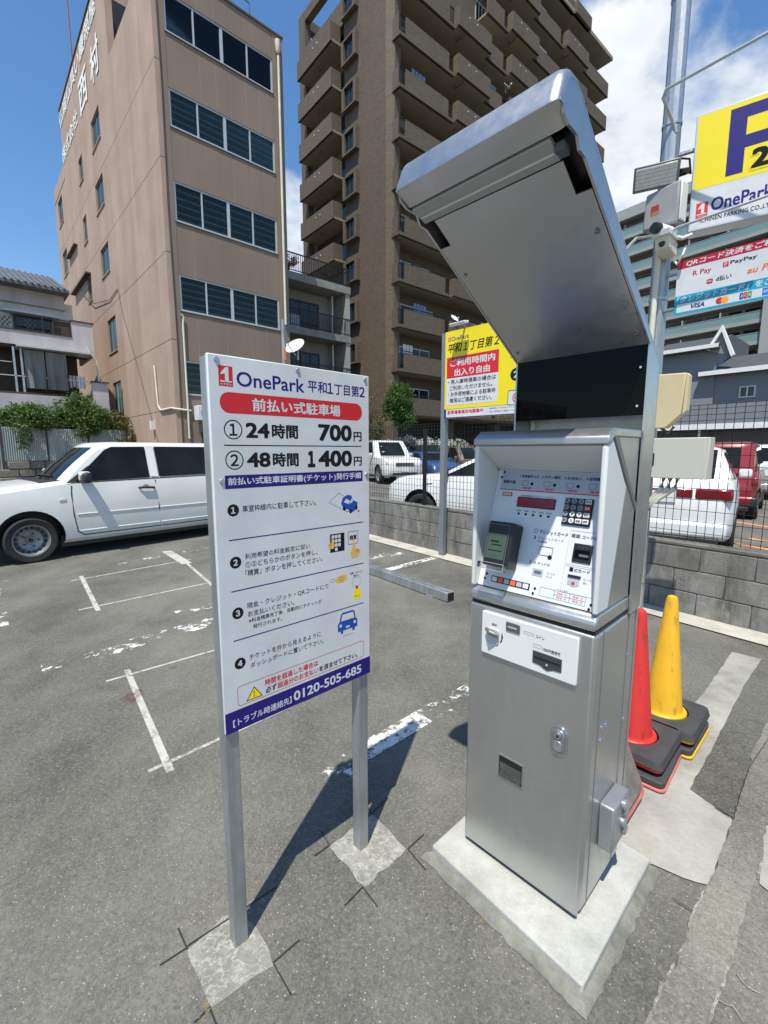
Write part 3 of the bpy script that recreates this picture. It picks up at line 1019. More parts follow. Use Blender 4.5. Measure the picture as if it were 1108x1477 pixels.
dish('satellite_dish', 'small white satellite dish high on the brown tower balcony', mT @ Vector((10.8, -.25, 28.55 + .6)), R(40), .32)
dish('satellite_dish', 'small white satellite dish on a low tower balcony above the yellow sign', mT @ Vector((5.2, -.35, 9.95 + 1.25)), R(40), .32)

# --- house on the left
m_hwall = concrete('house_render', (.50, .50, .49), (.66, .65, .64), .9, (.20, .18, .16), .55, .15)
m_lav = M('pale_panel', srgb(176, 172, 174), .75, var=.16, scale=1.3, stretch=(1, 1, .25))
m_brown = M('brown_timber', (.055, .035, .028), .7, var=.25, scale=3)
m_tile = M('roof_tile', (.10, .11, .12), .5, var=.3, scale=3)
m_sheet = M('grey_net', (.17, .18, .18), .9, var=.3, scale=1.5, stretch=(1, 1, .3))
Hh = thing('balcony_house', 'old two storey house with pale panelled balconies and tiled roof', 'house', (-17.19, 21.08, 0), R(42.5))
box('wall', m_hwall, Hh, -7, 3.05, 1.5, 10, 0, 8.85)
box('soffit_wall', m_lav, Hh, -7, 2.7, 1.3, 1.49, 8.5, 9.15)
MB().prism([(.55, 9.15), (.55, 9.28), (5.5, 11.2), (10.5, 9.28), (10.5, 9.15)], 'x', -7.2, 2.85).build('roof', m_tile, Hh)
tl = MB().tube([(0, .50, 9.29), (0, 1.6, 9.71), (0, 5.4, 11.18)], .05, 6).mesh('tile_roll', m_tile, 60)
for i in range(40):
    link('tile_roll', tl, Hh, loc=(-7.1 + i * .25, 0, 0))
# upper window
w = MB()
for a, b in ((.62, .72), (1.32, 1.40), (2.05, 2.12)):
    w.box(a, b, 1.42, 1.5, 6.6, 7.9)
w.box(.55, 2.2, 1.36, 1.5, 7.9, 8.0)
f = w.build('window', m_bronze, Hh)
box('pane', m_pane_d, f, .72, 2.05, 1.45, 1.48, 6.6, 7.9)
box('hood', m_alu, f, .3, 2.4, 1.0, 1.5, 8.0, 8.1)
# upper balcony
MB().box(-7, 2.72, 0, .12, 6.32, 6.95).build('balcony_front', m_lav, Hh)
MB().box(2.722, 3.6, 0, .12, 6.18, 7.72).box(3.48, 3.6, .12, 3.5, 6.18, 7.72).build('balcony_end', m_lav, Hh)
box('balcony_floor', m_brown, Hh, -7, 3.47, .13, 1.5, 6.2, 6.34)
box('coping', m_brown, Hh, 2.68, 3.66, -.04, .16, 7.72, 7.78)
box('coping', m_brown, Hh, -7, 2.70, -.03, .15, 6.95, 7.0)
for i in range(12):
    box('panel_joint', m_hwall, Hh, -6.6 + i * .8, -6.585 + i * .8, -.006, .0, 6.34, 6.93)
r_ = MB()
r_.box(-7, 2.7, .04, .08, 7.68, 7.74)
for i in range(9):
    x = 2.66 - i * 1.08
    r_.box(x - .025, x + .025, .03, .09, 7.0, 7.68)
for i in range(6):
    x = 2.3 - i * .9 - .5
    for j in range(5):
        for q in range(4):
            if (j + q) % 2:
                r_.box(x + j * .085, x + j * .085 + .08, .05, .07, 7.12 + q * .1, 7.21 + q * .1)
    r_.box(x - .02, x + .45, .05, .07, 7.05, 7.08)
r_.build('railing', m_bronze, Hh)
box('brown_board', m_brown, Hh, 2.0, 2.68, .1, .2, 7.0, 7.66)
# lower veranda
box('awning', m_alu, Hh, .5, 3.4, -.5, .6, 6.17, 6.25)
box('veranda_floor', m_brown, Hh, -7, 3.5, 0, 1.5, 4.1, 4.2)
box('veranda_back', m_brown, Hh, -7, 3.04, 1.40, 1.49, 4.2, 6.2)
MB().box(-7, 3.36, -.06, .06, 3.28, 4.1).build('veranda_front', m_lav, Hh)
MB().box(3.362, 4.05, -.1, .1, 3.4, 4.9).build('veranda_end', m_lav, Hh)
box('coping', m_brown, Hh, 3.32, 4.1, -.14, .14, 4.9, 4.96)
for (x0, x1) in ((.75, 1.5), (1.56, 2.36)):
    n = 8
    pts, fs = [], []
    for i in range(n + 1):
        x = x0 + (x1 - x0) * i / n
        pts += [(x, -.1 + .03 * math.sin(i * 2.1), 6.1), (x + .02 * math.sin(i), -.02 + .06 * math.sin(i * 1.7), 4.4)]
    fs = [(2 * i, 2 * i + 2, 2 * i + 3, 2 * i + 1) for i in range(n)]
    MB().poly(pts, fs).build('net_curtain', m_sheet, Hh)
for x in (-3, -1.4, .35, .62):
    box('veranda_post', m_steel, Hh, x, x + .08, 0, .08, 4.1, 6.2)
MB().box(-7, 3.3, .0, .03, 4.9, 4.94).box(-7, .3, -.02, .02, 5.5, 5.53).build('drying_pole', m_alu, Hh)
MB().tube([(3.3, -.12, 6.6), (3.36, -.12, 6.3), (3.62, -.12, 6.0), (3.66, -.12, 5.0), (3.8, -.12, 4.95)], .045, 8).build('downpipe', m_pipe, Hh, smooth=60)
mb = MB()
for i in range(5):
    mb.box(2.5 + i * .14, 2.6 + i * .14, .4, .44, 4.6 + .05 * (i % 2), 5.2)
mb.build('hanging_laundry', M('laundry_white', (.6, .62, .66), .9, var=.2, scale=8), Hh)

# corrugated sheet fence on a stone footing before the house
m_corr = M('corrugated_sheet', (.33, .37, .36), .55, .35, var=.25, scale=1.2, stretch=(1, 1, .15))
m_stone = concrete('stone_footing', (.13, .12, .10), (.24, .22, .19), 1.8, (.05, .05, .04), .6, .6)
cf = thing('corrugated_fence', 'rusty pale corrugated sheet fence below the hedge', 'fence', (-16.3, 20.0, 0), R(44))
for i in range(6):
    x0 = -5.2 + i * 1.62
    if i == 5:
        x0 += .05
    pts, fs = [], []
    n = 80
    for j in range(n + 1):
        x = x0 + 1.55 * j / n
        y = .018 * math.sin(j * math.pi / 2 * 1.0)
        pts += [(x, y, 1.05 - (.5 if i < 3 else 0)), (x, y, 2.5 + .03 * (i % 2))]
    fs = [(2 * j, 2 * j + 2, 2 * j + 3, 2 * j + 1) for j in range(n)]
    MB().poly(pts, fs).build('sheet', m_corr, cf)
    box('post', m_brown, cf, x0 + 1.55, x0 + 1.61, -.03, .05, .5, 2.55)
sf = thing('stone_footing', 'dark stone footing wall under the corrugated fence', 'wall', (-16.3, 20.0, 0), R(44))
for r in range(3):
    x = -5.4 + .2 * (r % 2)
    while x < 4.6:
        ln = random.uniform(.5, .8)
        if not (x < -.4 and r == 2):
            box('stone', m_stone, sf, x, x + ln - .02, -.12 + random.uniform(-.03, .03), .3, r * .345, r * .345 + .33, .03, 1)
        x += ln

# --- grey gabled house on the right, far apartment slab
m_gwall = M('grey_siding', srgb(120, 124, 132), .7, var=.05, scale=2)
m_groof = M('slate_roof', (.060, .065, .072), .6, var=.25, scale=5, bump=.3, bscale=25)
m_trim = M('white_trim', (.66, .67, .68), .6, var=.05)
gh = thing('grey_house', 'grey gabled house with slate roof beyond the parked cars', 'house', (18.55, 29.68, 0), R(130))
# local x = away-left along the facade, local y = towards the camera side
box('wall', m_gwall, gh, -7, .9, -8, 0, 0, 6.1)
box('upper_wall', m_gwall, gh, -2.2, .9, -8.2, .15, 0, 7.55)
MB().prism([(.55, 5.95), (.55, 6.15), (-2.4, 7.35), (-7, 7.35), (-7, 6.0)], 'x', -8, -1.5).build('lower_roof', m_groof, gh)
box('eave_trim', m_trim, gh, -8, -1.48, .5, .66, 5.95, 6.2)
MB().prism([(.75, 7.45), (.75, 7.65), (-1.8, 8.6), (-6, 8.6), (-6, 7.5)], 'x', -2.4, 1.2).build('upper_roof', m_groof, gh)
box('eave_trim', m_trim, gh, -2.4, 1.2, .7, .86, 7.5, 7.72)
gp_ = MB(); gp_.prism([(-2.2, 7.2), (-2.9, 6.9), (-2.45, 8.5), (-2.1, 7.7)], 'y', .55, .75); 
MB().prism([(-1.75, 7.45), (-2.45, 8.75), (-3.15, 7.0), (-3.0, 6.9), (-2.45, 8.4), (-1.9, 7.4)], 'y', .3, .6).build('gable_trim', m_trim, gh)
MB().prism([(-1.9, 7.35), (-2.45, 8.5), (-3.0, 7.0)], 'y', .1, .4).build('gable', m_gwall, gh)
for (x0, x1) in ((-2.2, -1.5), (-4.2, -3.45)):
    w = MB()
    z0, z1 = 4.55, 5.2
    w.box(x0, x1, 0, .08, z0, z0 + .06); w.box(x0, x1, 0, .08, z1 - .06, z1)
    for xx in (x0, (x0 + x1) / 2 - .03, x1 - .06):
        w.box(xx, xx + .06, 0, .08, z0 + .06, z1 - .06)
    f = w.build('window', m_trim, gh)
    box('pane', m_pane_d, f, x0 + .06, x1 - .06, .02, .04, z0 + .06, z1 - .06)
box('vent', m_bronze, gh, -1.75, -1.6, 0, .06, 5.5, 5.62)
cp = thing('carport', 'flat carport with white edge and dark open bay before the grey house', 'carport', (18.0, 28.4, 0), R(130))
box('roof_edge', m_trim, cp, -9, 1.4, 2.3, 2.45, 2.65, 2.95)
box('roof', m_bronze, cp, -9, 1.4, -1.5, 2.3, 2.7, 2.9)
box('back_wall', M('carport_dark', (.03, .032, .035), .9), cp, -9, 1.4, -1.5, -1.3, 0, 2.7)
for x in (-8.8, -5.5, -2.0, 1.2):
    box('post', m_trim, cp, x, x + .1, 2.1, 2.2, 0, 2.65)

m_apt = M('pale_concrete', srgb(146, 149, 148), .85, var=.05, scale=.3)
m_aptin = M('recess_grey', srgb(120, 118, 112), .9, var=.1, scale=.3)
m_railglass = M('frosted_rail_glass', srgb(112, 138, 138), .3, var=.06, scale=.5, spec=.6)
ap = thing('pale_apartments', 'distant pale apartment slab with frosted glass balcony rails', 'building', (41.3, 77.7, 0), R(126))
# local x = along the facade away to the left, local y = towards the camera
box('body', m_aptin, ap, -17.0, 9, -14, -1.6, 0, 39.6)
box('end_wall', m_apt, ap, -24, -17.0, -14, .6, 0, 39.8)
box('roof_edge', m_apt, ap, -17, 9, -1.6, .4, 39.0, 40.6)
for i in range(12):
    z = 27.98 - 2.87 * 9 + 2.87 * i + 2.3
    fl = box('floor_slab', m_apt, ap, -17, 9, -1.6, 0.06, z, z + .5)
    box('balcony_rail', m_railglass, fl, -16.9, 9, -.06, 0.0, z + .5, z + 1.55)
    box('rail_cap', m_apt, fl, -16.9, 9, -.1, .04, z + 1.55, z + 1.62)
    for j in range(6):
        x = -16.9 + j * 4.9
        box('partition', m_apt, fl, x, x + .16, -1.6, -.12, z + .5, z + 2.36)
        box('window', m_pane_d, fl, x + .8, x + 2.4, -1.6, -1.54, z + .52, z + 2.4)
        box('window', m_pane_d, fl, x + 2.9, x + 4.4, -1.6, -1.54, z + .52, z + 2.4)
        box('condenser', m_bronze, fl, x + .25, x + .9, -1.3, -.9, z + 1.6, z + 2.1)

# ---------------------------------------------------------------- plants
def leaf_mat(name, a, b):
    k = NB(name)
    f = k.ramp(k.noise(9, 5, .7), .3, .7)
    k.l(k.mix(f, a, b), k.b.inputs['Base Color'])
    k.b.inputs['Roughness'].default_value = .5
    k.b.inputs['Subsurface Weight'].default_value = 0
    tl_ = k.n('ShaderNodeBsdfTranslucent')
    k.l(k.mix(f, tuple(x * 1.3 for x in a), tuple(x * 1.3 for x in b)), tl_.inputs[0])
    ms = k.n('ShaderNodeMixShader')
    ms.inputs[0].default_value = .28
    k.l(k.b.outputs[0], ms.inputs[1]); k.l(tl_.outputs[0], ms.inputs[2])
    k.l(ms.outputs[0], k.out.inputs['Surface'])
    return k.m
m_leaf = leaf_mat('leaf_green', (.022, .06, .010), (.11, .19, .035))
m_leaf2 = leaf_mat('leaf_olive', (.07, .075, .018), (.14, .15, .045))
m_leaf3 = leaf_mat('leaf_fresh', (.025, .07, .010), (.085, .17, .028))
m_bark = M('bark', (.07, .05, .035), .95, var=.3, scale=12, bump=.5)
def leaves(name, parent, blobs, n, size, m, seed):
    rnd = random.Random(seed)
    vs, fs = [], []
    wts = [b[3] * b[4] * b[5] for b in blobs]
    clumps = []
    for _ in range(max(12, n // 26)):
        b = rnd.choices(blobs, wts)[0]
        while True:
            d = Vector((rnd.uniform(-1, 1), rnd.uniform(-1, 1), rnd.uniform(-1, 1)))
            if .2 < d.length < 1.0:
                break
        d = d.normalized() * (d.length ** .45) * rnd.uniform(.75, 1.08)
        clumps.append(Vector((b[0] + d.x * b[3], b[1] + d.y * b[4], b[2] + d.z * b[5])))
    for i in range(n):
        c = rnd.choice(clumps)
        p = c + Vector((rnd.gauss(0, 1), rnd.gauss(0, 1), rnd.gauss(0, .8))) * size * 1.5
        s = size * rnd.uniform(.6, 1.25)
        nrm = (Vector((rnd.gauss(0, 1), rnd.gauss(0, 1), rnd.gauss(.7, 1)))).normalized()
        t = nrm.orthogonal().normalized()
        t.rotate(Matrix.Rotation(rnd.uniform(0, 6.28), 3, nrm))
        u = nrm.cross(t)
        o = len(vs)
        tip = p + t * s - nrm * s * .12
        vs += [p - t * s * .9, p + u * s * .42 + nrm * s * .1, tip, p - u * s * .42 + nrm * s * .1]
        fs.append((o, o + 1, o + 2, o + 3))
    me = bpy.data.meshes.new(name)
    me.from_pydata([tuple(v) for v in vs], [], fs)
    me.materials.append(m)
    o = link(name, me, parent)
    return o
hx = Matrix.Translation((-16.3, 20.0, 0)) @ Matrix.Rotation(R(44), 4, 'Z')
def shrub(label, base, blobs, n, size, m, seed, trunks=3, h=None, name='hedge_shrub', cat='shrub'):
    t = thing(name, label, cat, base)
    leaves('crown', t, blobs, n, size, m, seed)
    rnd = random.Random(seed)
    mb = MB()
    for i in range(trunks):
        b = rnd.choice(blobs)
        mb.tube([(rnd.uniform(-.1, .1), rnd.uniform(-.1, .1), 0), (b[0] * .5 + rnd.uniform(-.1, .1), b[1] * .5, b[2] * .5), (b[0], b[1], b[2] + b[5] * .3)], [.05, .035, .015], 6)
    mb.build('trunk', m_bark, t)
    return t
def at_h(x, y, z=.6):
    p = hx @ Vector((x, y, z))
    return (p.x, p.y, p.z)
shrub('large leafy green hedge shrub hanging over the corrugated fence', at_h(2.5, .7), [(0, 0, 2.5, 1.1, .75, .8), (-.95, 0, 2.3, .8, .6, .6), (.35, 0, 3.15, .55, .5, .5), (1.05, -.1, 2.5, .75, .6, .65), (.2, -.3, 1.95, 1.3, .5, .45)], 9500, .085, m_leaf, 11)
shrub('low leafy green hedge shrub at the left end of the corrugated fence', at_h(.4, .7), [(0, 0, 2.25, 1.0, .6, .62), (-.9, 0, 2.1, .6, .5, .5), (.85, 0, 2.4, .75, .5, .6), (.6, -.8, 1.75, .35, .3, .7)], 7000, .08, m_leaf, 12)
shrub('dull olive shrub at the right end of the corrugated fence', at_h(4.2, .4), [(0, 0, 2.2, .6, .5, .7), (.3, 0, 1.6, .45, .4, .7)], 3200, .065, m_leaf2, 13)
# plants before the tower
c0 = Vector((.85, 27.0, 0))
shrub('round fresh green tree behind the fence, in front of the brown tower', c0, [(0, 0, 4.4, .85, .8, .95), (.25, 0, 3.5, .7, .7, .8), (-.35, 0, 3.9, .6, .6, .7), (.2, 0, 4.95, .5, .5, .4)], 8000, .075, m_leaf3, 14, 2, name='round_tree', cat='tree')
shrub('thin straggly shrub beside the round tree, seen past the sign edge', Vector((-.75, 26.6, 0)), [(0, 0, 4.1, .35, .35, .9), (.3, 0, 2.9, .75, .5, .6), (-.1, 0, 2.3, .8, .5, .6)], 2200, .07, m_leaf2, 15, 3)
m_paleleaf = leaf_mat('pale_leaf', (.55, .54, .50), (.75, .74, .72))  # off-white leaf quads, mixed with green ones below
fl = shrub('pale hedge along the far edge of the next car park', Vector((2.6, 28.5, 0)), [(-1.2, 0, 1.9, 1.3, .5, .6), (.6, 0, 1.7, 1.2, .5, .6), (2.0, 0, 1.6, 1.0, .5, .6)], 4200, .06, m_paleleaf, 16, 4, name='pale_hedge', cat='hedge')
leaves('green_leaves', fl, [(-1.2, 0, 1.5, 1.4, .6, .7), (.6, 0, 1.5, 1.3, .6, .7), (2.0, 0, 1.4, 1.1, .6, .7)], 2600, .07, m_leaf, 17)
# potted flowers on the roof terrace of the small block
mL = Matrix.Translation((-2.012, 28.419, 0)) @ Matrix.Rotation(R(40), 4, 'Z')
p = mL @ Vector((-3.7, .6, 11.13))
m_pinkleaf = leaf_mat('dry_pink_leaf', (.16, .07, .06), (.28, .14, .11))
shrub('dull pink potted bush on the roof terrace of the small block', p, [(0, 0, .75, .5, .35, .3)], 900, .05, m_pinkleaf, 18, 3, name='potted_bush', cat='bush')

# ---------------------------------------------------------------- cars
m_tyre = M('tyre_rubber', (.018, .018, .018), .85, var=.2)
m_carglass = M('car_glass', (.010, .013, .012), .04, 0, var=.5, scale=1.6, spec=.22)
m_trimblk = M('black_trim', (.02, .02, .02), .5, var=.1)
m_chrome = M('chrome', (.65, .66, .68), .15, 1.0, var=.05)
m_rim = M('rim_silver', (.30, .31, .32), .42, .7, var=.12, scale=20)  # silver darkened: the shade on the near wheel is put into the colour
m_rimdk = M('rim_dark', (.06, .06, .065), .45, .6, var=.1)
m_lamp = M('headlamp', (.55, .58, .60), .08, .3, var=.25, scale=20, coat=1)
m_tail = M('tail_lamp', (.16, .005, .008), .12, 0, var=.2, scale=15, coat=1)
m_plate = M('number_plate', (.65, .66, .64), .5, var=.05)
def paint(name, col, metal=0.0):
    return M(name, col, .38, metal, var=.08, scale=1.5, coat=.55)
def lerp(a, b, t):
    return a + (b - a) * t
class Car:
    """x = from the front axle towards the rear, y = across, z = up"""
    def __init__(s, name, label, loc, az, pm, group=None, **q):
        p = dict(fo=.75, wb=2.5, ro=.85, W=1.68, H=1.5, belt=.98, belt2=1.02, hood=.95, nose=.70, sill=.21, wr=.30, ws0=.42, ws1=1.05, rr=3.0, rb=3.25, roofw=.62, rim='steel',
                 wins=None, detail=False, tail='hatch', headlamp=True)
        p.update(q)
        s.p = p
        s.t = thing(name, label, 'car', loc, R(90 - az), group)
        s.pm = pm
        W2 = p['W'] / 2
        xr = p['wb'] + p['ro']
        s.st = [(-p['fo'], p['sill'] + .12, p['nose'] - .1, p['nose'] - .04, W2 * .80), (-p['fo'] + .07, p['sill'] + .02, p['nose'], p['nose'] + .05, W2 * .90), (-p['fo'] + .3, p['sill'], lerp(p['nose'], p['hood'], .6), lerp(p['nose'], p['hood'], .7) + .05, W2 * .97),
                (0, p['sill'], p['hood'] - .02, p['hood'] + .05, W2 * .995), (p['ws0'], p['sill'], p['belt'], p['hood'] + .09, W2), (lerp(0, p['wb'], .6), p['sill'], lerp(p['belt'], p['belt2'], .6), lerp(p['belt'], p['belt2'], .6) + .02, W2),
                (p['wb'], p['sill'], p['belt2'], p['belt2'] + .02, W2), (xr - .25, p['sill'] + .02, p['belt2'] + .01, p['belt2'] + .03, W2 * .97), (xr - .06, p['sill'] + .04, p['belt2'], p['belt2'] + .01, W2 * .90), (xr, p['sill'] + .12, p['belt2'] - .12, p['belt2'] - .1, W2 * .82)]
        s.body()
        s.house()
        s.wheels()
    def sect(s, x):
        st = s.st
        for a, b in zip(st, st[1:]):
            if a[0] <= x <= b[0]:
                t = (x - a[0]) / (b[0] - a[0])
                return [lerp(a[i], b[i], t) for i in range(1, 5)]
        return list((st[0] if x < st[0][0] else st[-1])[1:])
    PR = [(0, .90), (.06, .965), (.22, .99), (.42, 1.0), (.66, .995), (.86, .975), (1.0, .945)]
    def side(s, x, z):
        z0, ze, zt, w = s.sect(x)
        t = max(0, min(1, (z - z0) / (ze - z0)))
        for (a, fa), (b, fb) in zip(s.PR, s.PR[1:]):
            if a <= t <= b:
                return w * lerp(fa, fb, (t - a) / (b - a))
        return w
    def body(s):
        st = s.st
        xs = []
        for a, b in zip(st, st[1:]):
            n = max(1, int((b[0] - a[0]) / .16))
            xs += [lerp(a[0], b[0], i / n) for i in range(n)]
        xs.append(st[-1][0])
        rings = []
        for x in xs:
            z0, ze, zt, w = s.sect(x)
            half = [(w * f, lerp(z0, ze, t)) for t, f in s.PR] + [(w * .88, lerp(ze, zt, .55)), (w * .70, lerp(ze, zt, .85)), (w * .38, zt)]
            rg = [(x, -y, z) for y, z in half] + [(x, y, z) for y, z in reversed(half)]
            rings.append(rg)
        n = len(rings[0])
        pts = [q for r in rings for q in r]
        fs = []
        for i in range(len(rings) - 1):
            for j in range(n):
                fs.append((i * n + j, i * n + (j + 1) % n, (i + 1) * n + (j + 1) % n, (i + 1) * n + j))
        fs += [tuple(range(n - 1, -1, -1)), tuple((len(rings) - 1) * n + j for j in range(n))]
        me = MB().poly(pts, fs).mesh('body', s.pm)
        o = bpy.data.objects.new('body', me)
        COL.objects.link(o)
        ar = s.p['wr'] + .085
        cut = MB()
        for x in (0, s.p['wb']):
            for sg in (-1, 1):
                w2 = s.p['W'] / 2
                a, b = sorted((sg * (w2 - .26), sg * (w2 + .2)))
                cut.lathe([(ar, a), (ar, b)], 36, (x, 0, s.p['wr'] + .01), 'y')
        cme = cut.mesh('cut', m_trimblk)
        co = bpy.data.objects.new('cut', cme)
        COL.objects.link(co)
        md = o.modifiers.new('b', 'BOOLEAN')
        md.operation = 'DIFFERENCE'
        md.object = co
        md.solver = 'EXACT'
        md.material_mode = 'TRANSFER'
        dg = bpy.context.evaluated_depsgraph_get()
        nm = bpy.data.meshes.new_from_object(o.evaluated_get(dg))
        bpy.data.objects.remove(o)
        bpy.data.objects.remove(co)
        nm.polygons.foreach_set('use_smooth', [True] * len(nm.polygons))
        nm.set_sharp_from_angle(angle=R(38))
        s.b = link('body', nm, s.t)
        s.b.data.name = 'body'
        # dark arch liners and underside
        s.u = MB()
        s.u.box(.35, s.p['wb'] - .35, -s.p['W'] / 2 + .1, s.p['W'] / 2 - .1, s.p['sill'] - .06, s.p['sill'] + .1)
        s.u.build('underside', m_trimblk, s.t)
    def ghy(s, x, z):
        zb = s.zbelt(x)
        t = max(0, min(1, (z - zb) / (s.zr - zb)))
        return lerp(s.side(x, zb) - .012, s.p['W'] / 2 * s.p['roofw'] / .62 * .735, t ** 1.15)
    def zbelt(s, x):
        return lerp(s.p['belt'], s.p['belt2'], max(0, min(1, (x - s.p['ws0']) / (s.p['wb'] - s.p['ws0']))))
    def house(s):
        p = s.p
        s.zr = p['H'] - .05
        # greenhouse: rows from belt to roof, columns along the length
        nz, nx = 6, 14
        rows = []
        for k_ in range(nz + 1):
            t = k_ / nz
            zc = None
            xf = lerp(p['ws0'], p['ws1'], t) - .10 * math.sin(math.pi * t) * .35
            xb = lerp(p['rb'], p['rr'], t)
            row = []
            for i in range(nx + 1):
                x = lerp(xf, xb, i / nx)
                zb = s.zbelt(x) - .01
                z = lerp(zb, s.zr, t)
                row.append((x, s.ghy(x, z), z))
            rows.append(row)
        loops = []
        bow = .16
        for k_, row in enumerate(rows):
            t = k_ / nz
            lp = [(x, -y, z) for x, y, z in row]
            xb, yb, z = row[-1]
            lp += [(xb + .07 * (1 - (q ** 2)), -yb * -q * -1 if False else yb * q, z) for q in (-.6, -.2, .2, .6)]
            lp += [(x, y, z) for x, y, z in reversed(row)]
            xf, yf, z = row[0]
            lp += [(xf - bow * (1 - q ** 2) * (1 - .45 * t), yf * q, z) for q in (.7, .35, 0, -.35, -.7)]
            loops.append(lp)
        n = len(loops[0])
        # roof crown
        top = []
        for (x, y, z) in loops[-1]:
            top.append((lerp(x, (p['ws1'] + p['rr']) / 2, .06), y * .86, p['H'] - .012))
        top2 = [(lerp(x, (p['ws1'] + p['rr']) / 2, .2), y * .5, p['H']) for x, y, z in loops[-1]]
        loops += [top, top2]
        pts = [q for l in loops for q in l]
        fs = []
        for i in range(len(loops) - 1):
            for j in range(n):
                fs.append((i * n + j, i * n + (j + 1) % n, (i + 1) * n + (j + 1) % n, (i + 1) * n + j))
        fs.append(tuple((len(loops) - 1) * n + j for j in range(n)))
        MB().poly(pts, fs).build('cabin', s.pm, s.t, smooth=50)
        # glass
        def inset(k0, k1, idx, name, m=m_carglass, off=.006):
            g = []
            for t_ in (k0, (k0 + k1) / 2, k1):
                f = t_ * nz
                a = min(int(f), nz - 1)
                g.append([Vector(loops[a][j]).lerp(Vector(loops[a + 1][j]), f - a) for j in idx])
            pts, fs = [], []
            m_ = len(idx)
            for r_, rw in enumerate(g):
                for q in rw:
                    d = Vector((q.x - (p['ws1'] + p['rr']) / 2, 0, .9)).normalized()
                    pts.append(tuple(q + d * off))
            for r_ in range(2):
                for j in range(m_ - 1):
                    fs.append((r_ * m_ + j, r_ * m_ + j + 1, (r_ + 1) * m_ + j + 1, (r_ + 1) * m_ + j))
            return MB().poly(pts, fs).build(name, m, s.t, smooth=50)
        L0 = nx + 1 + 4 + nx + 1
        fi = list(range(L0, L0 + 5))
        inset(.05, .93, fi, 'windscreen')
        ri = list(range(nx + 1, nx + 5))
        inset(.18, .9, ri, 'rear_window')
        def spoly(pts, off, name, m, sg=-1, parent=None):
            # polygon given in (x,z), draped on the side of the cabin
            q = [(x, sg * (s.ghy(x, z) + off), z) for x, z in pts]
            me = bpy.data.meshes.new(name)
            me.from_pydata(q, [], [tuple(range(len(q)))])
            me.materials.append(m)
            return link(name, me, parent or s.t)
        s.spoly = spoly
        wins = p['wins']
        if wins is None:
            zr = s.zr - .035
            xs = [p['ws0'] + .18, lerp(p['ws0'], p['wb'], .56), lerp(p['ws0'], p['wb'], .60), p['wb'] + .08]
            zb = lambda x: s.zbelt(x) + .035
            f1 = p['ws1'] + .05
            wins = [[(xs[0], zb(xs[0])), (xs[1], zb(xs[1])), (xs[1], zr), (f1, zr)], [(xs[2], zb(xs[2])), (xs[3], zb(xs[3])), (xs[3] - .02, zr), (xs[2], zr)]]
            if p['rr'] - xs[3] > .15:
                wins.append([(xs[3] + .07, zb(xs[3])), (p['rb'] - .16, zb(xs[3])), (p['rr'] - .1, zr), (xs[3] + .05, zr)])
        for sg in (-1, 1):
            for w in wins:
                spoly(w, p.get('goff', .012), 'side_window', m_carglass, sg)
    def wheels(s):
        p = s.p
        r = p['wr']
        w2 = p['W'] / 2
        ty = MB().lathe([(r * .70, -.09), (r * .93, -.10), (r * .985, -.085), (r, -.05), (r, .05), (r * .985, .085), (r * .93, .10), (r * .70, .09), (r * .70, -.09)], 32, ax='y', cap=False).mesh('tyre', m_tyre, 50)
        rm = MB()
        if p['rim'] == 'steel':
            rm.lathe([(0, -.035), (r * .16, -.04), (r * .2, -.015), (r * .36, -.02), (r * .44, -.035), (r * .56, -.01), (r * .6, -.04), (r * .66, -.085), (r * .71, -.09), (r * .71, -.06), (r * .64, .05)], 32, ax='y', cap=False)
        else:
            rm.lathe([(r * .58, .05), (r * .60, -.05), (r * .66, -.085), (r * .71, -.09), (r * .71, -.06)], 32, ax='y', cap=False)
            rm.lathe([(0, -.05), (r * .14, -.05), (r * .16, -.02)], 14, ax='y')
            for i in range(10 if p['rim'] == 'alloy' else 5):
                a = 2 * math.pi * i / (10 if p['rim'] == 'alloy' else 5)
                rm.tube([(r * .1 * math.cos(a), -.04, r * .1 * math.sin(a)), (r * .64 * math.cos(a), -.07, r * .64 * math.sin(a))], r * (.045 if p['rim'] == 'alloy' else .07), 5)
        rm = rm.mesh('rim', m_rimdk if p['rim'] == 'dark' else m_rim, 40)
        back = MB().lathe([(0, .0), (r * .70, .0), (r * .7, .04), (0, .04)], 20, ax='y').mesh('brake', m_trimblk)
        holes = None
        if p['rim'] == 'steel':
            hb = MB()
            for i in range(16):
                a = 2 * math.pi * (i + .5) / 16
                hb.lathe([(r * .052, -.04), (r * .052, -.0)], 8, (r * .55 * math.cos(a), -.004, r * .55 * math.sin(a)), 'y')
            for i in range(5):
                a = 2 * math.pi * i / 5
                hb.lathe([(r * .035, -.05), (r * .035, -.0)], 6, (r * .28 * math.cos(a), 0, r * .28 * math.sin(a)), 'y')
            hb.lathe([(r * .10, -.055), (r * .10, -.02)], 12, (0, 0, 0), 'y')
            holes = hb.mesh('wheel_holes', m_trimblk)
        for x in (0, p['wb']):
            for sg in (-1, 1):
                w = link('wheel', ty, s.t, loc=(x, sg * (w2 - .105), r), rot=(0, 0, 0 if sg < 0 else math.pi))
                link('rim', rm, w)
                link('brake', back, w)
                if holes:
                    link('wheel_holes', holes, w)
    def stroke(s, pts, r, m, name, sg=-1, off=0.0):
        path = [(x, sg * (s.side(x, z) + off), z) for x, z in pts]
        return MB().tube(path, r, 6).build(name, m, s.t)
    def lump(s, x0, x1, z0, z1, m, name, sg=-1, t=.02, bevel=.008):
        y = s.side((x0 + x1) / 2, (z0 + z1) / 2)
        a, b = sorted((sg * (y - .01), sg * (y + t)))
        return box(name, m, s.t, x0, x1, a, b, z0, z1, bevel)
